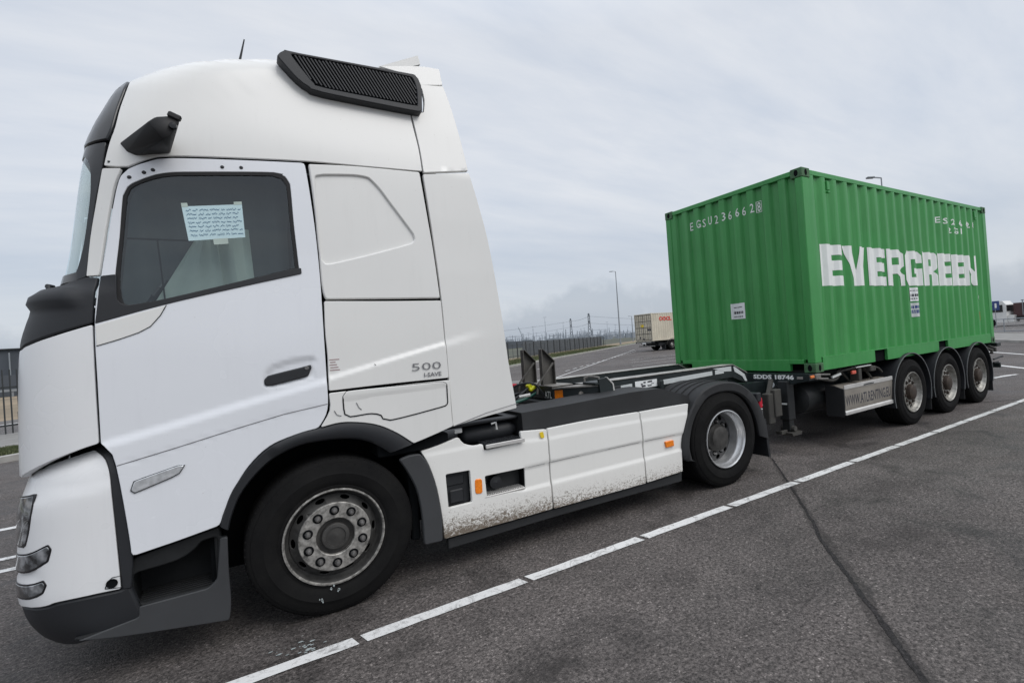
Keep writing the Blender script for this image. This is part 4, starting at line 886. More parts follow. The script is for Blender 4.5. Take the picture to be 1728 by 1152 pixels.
mb=MB(); mb.box(4.36,4.44,-1.20,-1.02,.80,.90,.01); mb.box(4.40,4.56,-.95,.95,.62,.72,.02); mb.obj('tail_bracket','black_plastic',TR)
mb=MB(); mb.box(4.41,4.47,-1.19,-1.03,.72,.84,.012); mb.obj('rear_lamp','red_plastic',TR)
mb=MB(); mb.obox(Vector((4.50,-1.12,.74)),(.09,.012,.07),Matrix.Rotation(.6,3,'Y'),.004); mb.obj('reflector','galvanised',TR)
# ---- wheels
def rprof(T): return lambda r:lerpt(T,r)
def wheel(parent,x,yo,s,kind,width=.315,R=.5,zc=None,rot=0.):
    """s=+1: outer face towards -Y; a runs inward"""
    zc=zc or R-.008
    def Y(a): return a*s
    G=.011
    tp=[(.290,.03),(.296,.012),(.312,.004),(.325,.006),(.33,.001),(.36,-.010),(.385,-.013),(.40,-.016),(.405,-.012),(.43,-.009),(.452,-.001),(.466,.004),(.468,.010),(.482,.014),(.493,.026),(R,.040)]
    a=.040; nr_=5; inner=width-.03
    wr=(inner-a)/(nr_)
    for i in range(nr_):
        a1=a+wr-.012
        tp+=[(R,a1),(R-G,a1+.002),(R-G,a1+.010),(R,a1+.012)] if i<nr_-1 else []
        a=a+wr
    tp+=[(R,width-.04),(.493,width-.026),(.466,width-.004),(.40,width+.014),(.33,width),(.292,width-.03)]
    mats=dict(front=('rim_dirty','rim_dark','nut_steel'),drive=('rim_silver','rim_dark','nut_steel'),trailer=('rim_polish','hub_brown','hub_brown'))[kind]
    c=(x,yo,zc); org=(x,yo,zc)
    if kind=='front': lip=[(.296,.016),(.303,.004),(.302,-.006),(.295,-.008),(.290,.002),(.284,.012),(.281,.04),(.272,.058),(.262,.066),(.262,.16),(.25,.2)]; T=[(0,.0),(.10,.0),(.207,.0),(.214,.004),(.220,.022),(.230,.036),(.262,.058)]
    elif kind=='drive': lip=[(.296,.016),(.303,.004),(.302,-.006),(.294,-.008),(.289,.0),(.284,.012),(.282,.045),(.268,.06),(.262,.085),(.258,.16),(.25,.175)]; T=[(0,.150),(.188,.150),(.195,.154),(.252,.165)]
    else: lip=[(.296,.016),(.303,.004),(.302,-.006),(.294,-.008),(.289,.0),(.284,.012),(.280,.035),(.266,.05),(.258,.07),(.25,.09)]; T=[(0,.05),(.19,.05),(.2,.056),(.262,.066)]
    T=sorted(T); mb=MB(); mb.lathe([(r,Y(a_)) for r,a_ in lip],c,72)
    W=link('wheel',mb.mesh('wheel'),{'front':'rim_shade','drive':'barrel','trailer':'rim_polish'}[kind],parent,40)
    if kind=='front': mb=MB(); mb.lathe([(.297,Y(.010)),(.304,Y(.003)),(.303,Y(-.008)),(.295,Y(-.0095)),(.289,Y(.001))],c,72); mb.obj('rim_lip','rim_dirty',W)
    ty=MB(); ty.lathe([(r,Y(a_)) for r,a_ in tp],c,96)
    for i in range(72):    # shoulder sipes
        t=2*PI*i/72; 
        ty.obox(Vector((x+cos(t)*(R-.006),yo+Y(.034),zc+sin(t)*(R-.006))),(.006,.022,.010),Matrix.Rotation(-t,3,'Y'),.0)
    for i in range(60):
        t=2*PI*i/60; ty.obox(Vector((x+cos(t)*.452,yo+Y(-.0005),zc+sin(t)*.452)),(.016,.003,.0035),Matrix.Rotation(-t,3,'Y'),.0)
    ty.obj('tyre','tyre',W,angle=45)
    # disc with hand holes
    ro=T[-1][0]; rh={'front':.242,'drive':.217,'trailer':.222}[kind]; a_=(.013,.030) if kind=='front' else ((.026,.030) if kind=='drive' else (.026,.034))
    circ=lambda r,n: [(r*cos(2*PI*i/n),r*sin(2*PI*i/n)) for i in range(n)]
    holes=[]
    for k in range(10):
        t=2*PI*(k+.5)/10+rot; e=[]
        for i in range(14):
            u_=2*PI*i/14; rr=rh+a_[0]*cos(u_); tt=a_[1]*sin(u_)
            e.append((rr*cos(t)-tt*sin(t),rr*sin(t)+tt*cos(t)))
        holes.append(e)
    holes.append(circ(.116,48))
    S_=lambda u_,v_:(x+u_,yo+Y(lerpt(T,math.hypot(u_,v_))),zc+v_)
    mb=panel(circ(ro,72),S_,th=0.0 if s<0 else .008,b=.002,res=.03,holes=holes,smooth=False)
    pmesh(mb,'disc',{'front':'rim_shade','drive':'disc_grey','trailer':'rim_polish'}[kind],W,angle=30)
    if kind=='front': mb=MB(); mb.lathe([(.216,Y(.014)),(.215,Y(.0)),(.211,Y(-.004)),(.120,Y(-.004)),(.115,Y(.0)),(.113,Y(.02))],c,64); mb.obj('flange','rim_dirty',W,angle=35)
    mb=MB(); mb.lathe([(0,Y(.16 if kind!='drive' else .22)),(.265,Y(.16 if kind!='drive' else .22))],c,40); mb.obj('brake_drum','dark_inside',W)
    a0=lerpt(T,.15); mb=MB()
    if kind=='front': hp_=[(.117,a0+.006),(.113,a0+.030),(.085,a0+.034),(.082,a0-.004),(.078,a0-.008),(.060,a0-.010),(.058,a0-.002),(.030,a0-.004),(0,a0-.006)]
    elif kind=='drive': hp_=[(.120,a0+.01),(.146,a0-.004),(.143,a0-.03),(.128,a0-.045),(.122,a0-.075),(.105,a0-.085),(.04,a0-.088),(0,a0-.088)]
    else: hp_=[(.120,a0+.01),(.118,a0-.03),(.112,a0-.055),(.095,a0-.062),(.088,a0-.066),(.04,a0-.07),(0,a0-.07)]
    mb.lathe([(r,Y(q)) for r,q in hp_],c,40); mb.obj('hub',mats[1],W,angle=35)
    h=.030 if kind=='front' else .024; oy=-.004 if kind=='front' else 0
    nm=None
    for k in range(10 if s>0 else 0):
        t=2*PI*k/10+rot; cx_=x+.1675*cos(t); cz_=zc+.1675*sin(t)
        mb=MB(); mb.lathe([(0,Y(a0+oy-h-.004)),(.010,Y(a0+oy-h-.003)),(.0155,Y(a0+oy-h+.005)),(.0165,Y(a0+oy-.006)),(.018,Y(a0+oy-.004)),(.018,Y(a0+oy+.002))],(cx_,yo,cz_),12); nu=mb.obj('wheel_nut',mats[2],W,angle=45)
        mb=MB(); mb.lathe([(.0300,Y(a0+oy-.0015)),(.015,Y(a0+oy-.0015))],(cx_,yo,cz_),18); mb.obj('nut_seat','dark_inside',W)
    return W
FW=wheel(TR,0,-1.225,1,'front',rot=.31)
rr=random.Random(6)
for (px,pz,n_) in((-.105,.125,4),(-.005,.165,4),(-.045,.18,3)):
    mb=MB()
    for i in range(n_):
        a=px+rr.gauss(0,.008); b_=pz+rr.gauss(0,.010); w_=rr.uniform(.003,.007); k=len(mb.v); mb.v+=[(a-w_,-1.2425,b_),(a+w_*.4,-1.2425,b_-w_*1.6),(a+w_,-1.2425,b_+w_*.3),(a,-1.2425,b_+w_*1.5)]; mb.f.append((k,k+1,k+2,k+3))
    dobj(mb,'chalk_mark','scuff',FW)
wheel(TR,0,1.225,-1,'front')
wheel(TR,3.7625,-1.235,1,'drive',rot=.15); wheel(TR,3.7625,1.235,-1,'drive')
for s_ in(-1,1):
    mb=MB(); mb.lathe([(.3,0),(.4,-.012*1),(.47,.0),(.5,.03),(.5,.26),(.47,.3),(.3,.3)],(3.7625,s_*.75-.15,.492),64); mb.obj('inner_tyre','tyre',TR)
# handwritten note taped inside the window: a thing of its own
NO=thing('paper_note','pale blue handwritten note with sticky tape on the truck door window','note',(-.54,-1.22,2.4))
nq=M['note']; c4=[Vector((a,0,b_)) for a,b_ in nq]
def on_note(u,v,l=0):  # u,v in 0..1
    a=c4[3].lerp(c4[2],u); b_=c4[0].lerp(c4[1],u); p_=a.lerp(b_,v); q_=S_side(p_.x,p_.z); return Vector((q_[0],q_[1]+.0085-l,q_[2]))
mb=MB(); n=12
for j in range(n+1):
    for i in range(n+1): mb.v.append(tuple(on_note(i/n,j/n)))
for j in range(n):
    for i in range(n): k=j*(n+1)+i; mb.f.append((k,k+1,k+n+2,k+n+1))
dobj(mb,'sheet','paper_blue',NO)
mb=MB(); rr=random.Random(4)
for row in range(7):
    v0=.90-row*.122; u0=.05; 
    while u0<.92:
        wl=rr.uniform(.06,.17)
        pts=[]; k=int(wl/.012)
        for i in range(k+1): pts.append(on_note(min(.97,u0+wl*i/k),v0-.035+rr.uniform(-.024,.028)+(.03 if i%2 else 0)-.03*u0,.0012))
        for a,b_ in zip(pts,pts[1:]):
            d=Vector((0,0,.0022)); kk=len(mb.v); mb.v+=[tuple(a-d),tuple(b_-d),tuple(b_+d),tuple(a+d)]; mb.f.append((kk,kk+1,kk+2,kk+3))
        u0+=wl+.025
dobj(mb,'handwriting','ink',NO)
for (u,v,w_,h_) in((.0,.98,.10,.12),(.86,.99,.14,.09),(.42,-.16,.26,.17)):
    mb=MB(); k=0; mb.v+=[tuple(on_note(u,v,.001)),tuple(on_note(u+w_,v,.001)),tuple(on_note(u+w_,v+h_,.001)),tuple(on_note(u,v+h_,.001))]; mb.f.append((k,k+1,k+2,k+3)); dobj(mb,'tape','curtain',NO)
# ================================================================== the container trailer
KX=3.1625; TY=.0071; X0=5.533; ZB=1.0135
def tloc(x,y,z=0):
    dx=x-KX; return (KX+cos(TY)*dx-sin(TY)*y, sin(TY)*dx+cos(TY)*y, z)
TL=thing('container_trailer','black skeletal container trailer with three axles and two upright stakes, carrying the green container','trailer',(KX,0,0),(KX,0,0),TY)
mb=MB()
for ya,yb in((-.62,-.47),(.32,.47)):
    mb.box(2.45,4.70,ya,yb,1.03,1.185,.006)
    mb.prism([(4.69,1.03),(4.69,1.185),(4.96,1.06),(4.96,.93)],ya,yb)
for x in(2.9,3.5,4.1,4.6): mb.box(x-.04,x+.04,-.47,.32,1.05,1.13,.005)
mb.obj('gooseneck','trailer_paint',TL)
mb=MB()
for ya,yb in((-.63,-.46),(.31,.48)): mb.box(2.42,4.69,ya,yb,1.187,1.196,.002); mb.prism([(4.69,1.187),(4.69,1.196),(4.96,1.071),(4.96,1.062)],ya,yb)
mb.obj('top_flange','galvanised',TL)  # pale galvanised strip; its colour also stands in for sky reflected off the rail
mb=MB()
for ya,yb in((-.56,-.42),(.42,.56)):
    mb.prism([(4.70,.93),(5.45,.90),(5.62,1.0),(12.0,1.0),(12.0,.72),(6.3,.62),(5.3,.62),(4.95,.78),(4.70,.84)],ya,yb)
for x in(5.9,6.6,7.3,8.0,8.7,9.33,10.0,10.64,11.3,11.9): mb.box(x-.05,x+.05,-.5,.5,.75,.92,.006)
mb.box(6.0,6.9,-.4,.4,.42,.75,.02)
mb.obj('main_beam','trailer_paint',TL)
# front bolster with its chamfered ends, the stakes and the couplings
mb=MB(); mb.box(2.12,2.32,-.50,.62,1.06,1.19,.006); mb.prism([(2.32,-.50),(2.14,-.50),(2.46,-.80),(2.62,-.80),(2.62,-.60)],1.04,1.17,'z'); mb.prism([(2.32,.62),(2.14,.62),(2.46,.92),(2.62,.92),(2.62,.72)],1.04,1.17,'z')
mb.box(2.05,2.75,-.45,.58,1.0,1.055,.01); mb.prism([(2.1,-.5),(2.3,-.62),(2.62,-.79),(2.62,-.45),(2.1,-.40)],1.0,1.03,'z')
FB=mb.obj('front_bolster','trailer_paint',TL)
mb=MB(); mb.box(2.10,2.35,-.52,.64,1.192,1.202,.002); mb.prism([(2.35,-.52),(2.10,-.52),(2.44,-.82),(2.62,-.82),(2.62,-.60)],1.174,1.186,'z'); mb.obj('bolster_plate','trailer_worn',FB)
mb=MB(); mb.prism([(2.44,1.245),(2.53,1.25),(2.60,1.18),(2.62,1.00),(2.56,.96),(2.46,1.0)],-.845,-.82); mb.box(2.40,2.62,-.84,-.62,1.19,1.215,.004); mb.obj('end_plate','trailer_paint',FB)
mb=MB(); mb.prism([(2.53,1.255),(2.545,1.255),(2.617,1.185),(2.637,1.0),(2.62,1.0),(2.603,1.18)],-.85,-.815); mb.obj('plate_edge','alu_bright',FB)
mb=MB(); mb.tube([(2.63,-.86,1.07),(2.63,-.93,1.07)],[.03,.024],12); mb.obj('twist_lock','paper_white',FB)
mb=MB(); mb.tube([(2.55,-.70,1.20),(2.55,-.70,1.245),(2.50,-.60,1.262),(2.47,-.56,1.245),(2.47,-.56,1.2)],.012,8); mb.obj('lock_handle','trailer_worn',FB)
mb=MB(); mb.prism([(2.138,-.499),(2.142,-.50),(2.20,-.556),(2.196,-.560)],1.06,1.155,'z'); mb.obj('amber_reflector','amber',FB)
mb=text_mb('ATL',.0,.0,1,1,bold=.02,fn=lambda u,v:(2.1165,-.34-.14*u,1.075+.07*v)); dobj(mb,'lettering','decal_white',FB)
mb=MB(); mb.lathe([(0,-.006),(.026,-.006),(.03,.004)],(2.33,-.69,1.105),16); mb.obj('round_reflector','trailer_worn',FB)
for yy in(.13,-.27):
    mb=MB(); mb.prism([(2.13,1.20),(2.13,1.565),(2.145,1.575),(2.27,1.44),(2.27,1.20)],yy-.006,yy+.006); mb.box(2.118,2.132,yy-.055,yy+.006,1.20,1.57,.003); mb.bar((2.27,yy-.03,1.2),(2.27,yy-.03,1.44),.05,.01); mb.bar((2.14,yy-.03,1.57),(2.275,yy-.03,1.435),.05,.01)
    SKE=mb.obj('stake','stake_metal',TL)
    mb=MB(); mb.tube([(2.24,yy-.07,1.42),(2.05,yy-.07,1.22),(2.03,yy-.07,1.12)],.012,8); mb.obj('stake_stay','stake_metal',SKE)
def hang(pts,r,name,mat): mb=MB(); mb.tube([Vector(p) for p in dens3(pts)],r,8); return mb.obj(name,mat,TL,angle=60)
def dens3(pts,m_=5):
    V=[Vector(p) for p in pts]; o=[]
    for i in range(len(V)-1):
        p0=V[i-1] if i else V[0]*2-V[1]; p1=V[i]; p2=V[i+1]; p3=V[i+2] if i+2<len(V) else p2*2-p1
        for k in range(m_):
            t=k/m_; o.append(.5*((2*p1)+(-p0+p2)*t+(2*p0-5*p1+4*p2-p3)*t*t+(-p0+3*p1-3*p2+p3)*t**3))
    o.append(V[-1]); return o
mb=MB(); mb.lathe([(0,-.02),(.03,-.02),(.04,0),(.04,.03),(.02,.04),(.0,.04)],(1.98,.18,1.19),14); mb.box(1.93,2.06,.14,.20,1.17,1.21,.01); mb.obj('red_coupling','red_plastic',TL)
mb=MB(); mb.lathe([(0,-.02),(.022,-.02),(.028,0),(.028,.03),(.0,.04)],(2.06,-.13,1.19),14); mb.obox(Vector((2.09,-.15,1.17)),(.10,.05,.035),Matrix.Rotation(-.5,3,'Y'),.01); mb.obj('yellow_coupling','yellow_plastic',TL)
hang([(1.98,.16,1.17),(1.75,.1,1.05),(1.45,.0,1.2),(1.15,0,1.5),(.95,.1,1.75)],.012,'air_hose','red_plastic')
hang([(2.04,-.13,1.17),(1.85,-.16,1.08),(1.6,-.10,1.02),(1.3,-.1,1.15),(1.0,0,1.45)],.012,'air_hose','black_plastic')
hang([(2.1,-.2,1.12),(1.9,-.24,1.07),(1.6,-.22,1.05),(1.35,-.2,1.2),(1.1,-.1,1.5)],.015,'electric_cable','green_tube')
hang([(2.08,-.4,1.10),(1.95,-.42,1.24),(1.8,-.3,1.22),(1.7,-.15,1.08),(1.55,-.1,1.05)],.011,'air_hose','black_plastic')
hang([(2.08,.3,1.12),(1.95,.32,1.30),(1.75,.25,1.28),(1.62,.2,1.10),(1.3,.1,1.2)],.012,'air_hose','black_plastic')
hang([(2.1,.05,1.12),(1.85,.0,1.10),(1.5,.1,1.05),(1.2,.2,1.3)],.014,'electric_cable','black_plastic')
mb=MB(); mb.bar((1.70,.42,1.02),(1.95,.36,1.22),.012); mb.tube([(1.9,-.2,1.10),(2.0,-.25,1.115)],.018,10); mb.obj('hose_clip','alu_bright',TL)
mb=MB(); mb.box(2.0,3.0,-.35,.45,.985,1.0,.004); mb.box(2.5,2.62,-.66,-.46,1.0,1.1,.02); mb.prism([(2.30,.985),(2.9,.99),(3.2,.985),(3.2,.93),(2.5,.93)],-.55,-.5); mb.obj('rubbing_plate','chassis_dusty',TL)
# reflective tape, type plates and marks on the gooseneck
G=-.6225
mb=MB(); mb.prism([(2.86,1.065),(3.04,1.07),(3.04,1.13),(2.86,1.125)],G-.002,G-.0005); mb.obj('reflective_tape','tape_silver',TL)
mb=MB(); mb.prism([(3.50,1.07),(4.31,1.095),(4.31,1.145),(3.50,1.125)],G-.002,G-.0005); mb.prism([(4.36,1.097),(4.52,1.10),(4.52,1.15),(4.36,1.146)],G-.002,G-.0005); mb.prism([(4.32,1.172),(4.66,1.172),(4.66,1.112),(4.54,1.118)],G-.0035,G-.0022)
mb.prism([(4.70,1.165),(4.74,1.155),(4.91,1.05),(4.95,.96),(4.91,.965),(4.86,1.03),(4.72,1.10)],G-.004,G-.001); mb.obj('reflective_tape','tape_silver',TL)
mb=MB(); mb.box(3.08,3.40,G-.005,G-.001,1.065,1.145,.001); TP=mb.obj('type_plate','paper_white',TL)
mb=MB(); rr=random.Random(3)
for i in range(9):
    x=3.10+rr.random()*.25; z=1.075+rr.random()*.05; mb.box(x,x+.01+rr.random()*.05,G-.0062,G-.0052,z,z+.006+rr.random()*.012,0)
mb.obj('print','ink_dark',TP)
mb=MB(); mb.prism([(3.45,1.02),(3.55,1.055),(4.15,1.065),(4.3,1.04),(4.3,1.02)],-.66,-.64); mb.box(3.40,3.46,-.68,-.62,.96,1.13,.01); mb.prism([(3.42,.95),(3.9,1.02),(4.6,1.01),(4.7,.9),(3.4,.85)],-.60,-.50); mb.obj('valve_bracket','trailer_paint',TL)
mb=MB(); mb.prism([(3.50,1.012),(3.56,1.05),(4.10,1.06),(4.02,1.035)],-.663,-.661); mb.obj('reflective_tape','tape_silver',TL)
mb=MB(); mb.box(2.76,2.86,-.66,-.64,1.05,1.13,.006); mb.obj('side_socket','black_plastic',TL); 
# bolster below the container's front end
xb=5.40; SDA,SDB=-.385,-.995
mb=MB(); mb.prism([(-1.20,.93),(-1.20,1.008),(1.20,1.008),(1.20,.93),(.85,.86),(.6,.62),(-.48,.62),(-.86,.86)],xb,5.62,'x'); mb.obj('middle_bolster','trailer_paint',TL)
mb=text_mb('SDDS 18746',0,0,1,1,bold=.045,fn=lambda u,v:(xb-.0015,SDA+(SDB-SDA)*u,.935+.062*v)); dobj(mb,'lettering','decal_white',TL)
mb=MB(); mb.lathe([(0,-.004),(.038,-.004),(.04,.0)],(xb,-.665,.86),24,'x'); mb.obj('round_reflector','tape_silver',TL)
mb=MB(); mb.box(xb+.02,xb+.10,-1.215,-1.02,.955,.99,.006); mb.obj('marker_lamp','orange_lens',TL)
mb=MB(); mb.box(xb-.012,xb-.002,-1.12,-1.04,.945,.975,.002); mb.box(xb+.12,xb+.22,-1.23,-1.15,.93,1.0,.01); mb.tube([(5.55,-1.2,.94),(5.62,-1.32,.935)],.012,8); mb.tube([(5.62,-1.2,.985),(5.7,-1.3,.98)],.012,8); mb.obj('twist_lock','trailer_worn',TL)
# landing legs
for yy in(-.86,.86):
    mb=MB(); mb.box(5.34,5.48,yy-.07,yy+.07,.42,.92,.008); mb.box(5.36,5.46,yy-.055,yy+.055,.28,.44,.006); LG=mb.obj('landing_leg','chassis',TL)
    mb=MB(); mb.prism([(5.30,.27),(5.52,.27),(5.50,.23),(5.32,.23)],yy-.12,yy+.12); mb.tube([(5.41,yy-.1,.31),(5.41,yy+.1,.31)],.035,12); mb.box(5.22,5.34,yy-.03,yy+.0,.25,.30,.005); mb.obj('foot','chassis_dusty',LG)
    mb=MB(); mb.box(5.335,5.34,yy-.05,yy+.03,.62,.64,0); mb.obj('reflective_tape','decal_white',LG)
mb=MB(); mb.box(4.98,5.10,-.90,-.80,.42,.80,.01); mb.box(5.08,5.22,-.92,-.82,.50,.84,.008); mb.bar((5.05,-.85,.78),(5.2,-.80,.95),.05); mb.obj('leg_gearbox','chassis_dusty',TL)
mb=MB(); mb.tube([(5.41,-.85,.7),(5.41,.85,.7)],.025,8); mb.bar((5.41,-.75,.85),(5.41,-.3,.5),.04); mb.bar((5.45,-.8,.5),(6.1,-.5,.8),.05); mb.obj('leg_brace','chassis',TL)
# air tank, spare gear, pipes
mb=MB(); mb.tube([(5.75,-.75,.62),(5.79,-.75,.62),(6.55,-.75,.62),(6.59,-.75,.62)],[.12,.19,.19,.12],24); mb.obj('air_tank','chassis',TL,angle=50)
mb=MB()
for (a,b_) in (((6.35,-1.05,.99),(6.75,-1.0,.74)),((6.55,-1.05,.98),(6.95,-.98,.72)),((6.9,-1.1,.97),(7.15,-1.08,.78))): mb.tube([a,b_],.018,8)
mb.tube(dens3([(6.2,-1.1,.96),(6.5,-1.16,.985),(6.9,-1.16,.98),(7.2,-1.15,.93),(7.3,-1.16,.86)]),.014,8); mb.box(6.62,6.70,-1.18,-1.05,.80,.99,.008); mb.box(6.95,7.1,-1.18,-1.02,.90,.97,.01)
mb.tube(dens3([(5.8,-1.0,.93),(6.1,-1.1,.86),(6.4,-1.05,.93)]),.02,8)
mb.obj('pipework','chassis_dusty',TL)
mb=MB(); mb.bar((6.08,-1.10,.90),(6.26,-1.12,.935),.03,.03); mb.box(6.55,6.95,-1.19,-1.12,.985,.999,.003); mb.obj('tape_tag','decal_white',TL)
for x in(6.42,9.42): mb=MB(); mb.box(x,x+.10,-1.20,-1.17,.91,.955,.006); mb.obj('side_marker','red_marker',TL)
# side guard with the web address
mb=MB(); mb.prism([(-1.215,.44),(-1.225,.52),(-1.225,.735),(-1.10,.775),(-1.0,.775),(-1.0,.40),(-1.2,.40)],6.12,7.44,'x'); BX=mb.obj('side_guard','alu_panel',TL)
mb=MB(); mb.prism([(-1.222,.40),(-1.232,.52),(-1.232,.74),(-1.10,.785),(-.98,.785),(-.98,.38),(-1.2,.38)],6.105,6.125,'x'); mb.obj('guard_end','dusty_plastic',BX)
mb=MB(); mb.box(6.125,7.44,-1.232,-1.222,.735,.79,.003); mb.prism([(-1.235,.435),(-1.222,.455),(-1.21,.43),(-1.21,.40),(-1.235,.40)],6.125,7.44,'x'); mb.obj('guard_edge','alu_bright',BX)
mb=MB(); mb.tube([(6.62,-1.238,.75),(6.72,-1.24,.757),(6.88,-1.238,.752)],.008,6); mb.obj('guard_handle','black_plastic',BX)
mb=text_mb('WWW.ATLRENTING.EU',6.15,.51,1.22,.14,bold=.012,fn=lambda u,v:(u,-1.2262,v)); dobj(mb,'lettering','ink_dark',BX)
# axles, mudguards and wheels
AX=8.0186
for i in range(3):
    xa=AX+1.31*i
    wheel(TL,xa,-1.245,1,'trailer',width=.385,R=.497,rot=.2+i*.9); wheel(TL,xa,1.245,-1,'trailer',width=.385,R=.497)
    mb=MB(); mb.tube([(xa,-.9,.49),(xa,.9,.49)],.075,14); mb.bar((xa-.5,-.48,.72),(xa+.1,-.48,.46),.09,.12); mb.bar((xa-.5,.48,.72),(xa+.1,.48,.46),.09,.12); mb.lathe([(0,-.3),(.1,-.3),(.12,0),(.1,.1),(0,.1)],(xa+.3,-.48,.62),16,'z'); mb.obj('axle','chassis',TL)
    arc=[(xa-.60*cos(t),.50+.575*sin(t)) for t in [PI*(-.10+1.20*k/26) for k in range(27)]]
    for s_ in(-1,1):
        mb=MB(); n=len(arc)
        ya,yb=sorted((s_*1.255,s_*.86))
        for rr_ in(0,.012):
            for y in(ya,yb):
                for (a,b_) in arc:
                    d=Vector((a-xa,b_-.5)).normalized(); mb.v.append((a+d.x*rr_,y,b_+d.y*rr_))
        for k in range(n-1):
            mb.f+=[(k,k+1,n+k+1,n+k),(2*n+k,2*n+k+1,3*n+k+1,3*n+k),(k,k+1,2*n+k+1,2*n+k),(n+k,n+k+1,3*n+k+1,3*n+k)]
        MG=mb.obj('mudguard','black_plastic',TL,angle=50)
        if s_<0:
            mb=MB()
            for k in range(n-1):
                (a,b_),(c_,d_)=arc[k],arc[k+1]
                p=[Vector((q-xa,w_-.5)) for q,w_ in((a,b_),(c_,d_))]
                vs=[]
                for y in(-1.262,-1.250):
                    for v_ in p:
                        for r_ in(.0,.012): u_=v_+v_.normalized()*r_; vs.append((xa+u_.x,y,.5+u_.y))
                mb.add(vs,[(0,1,3,2),(4,6,7,5),(0,4,5,1),(2,3,7,6),(0,2,6,4),(1,5,7,3)])
            mb.obj('rim_strip','strip_grey',MG)
            mb=MB(); mb.box(xa+.60,xa+.615,-1.24,-.88,.14,.40,.004); mb.obj('spray_flap','rubber',MG)
mb=MB(); mb.box(11.75,11.95,-1.2,1.2,.93,1.005,.01); mb.box(12.0,12.05,-1.15,1.15,.50,.60,.01); mb.bar((11.9,-.5,.75),(12.02,-.5,.55),.08); mb.bar((11.9,.5,.75),(12.02,.5,.55),.08); mb.obj('rear_bolster','trailer_paint',TL)
mb=MB(); mb.tube([(11.5,-1.20,.70),(11.75,-1.24,.735),(11.82,-1.24,.735)],[.016,.016,.022],8); mb.tube([(11.5,-1.2,.64),(11.66,-1.22,.645)],.016,8); mb.obj('rear_hook','black_plastic',TL)
mb=MB(); mb.tube([(11.55,-1.12,.95),(11.62,-1.2,.90),(11.60,-1.2,.84)],.03,8); mb.tube([(11.35,-1.12,.93),(11.45,-1.2,.88),(11.42,-1.2,.82)],.03,8); mb.obj('twist_lock','chassis_dusty',TL)
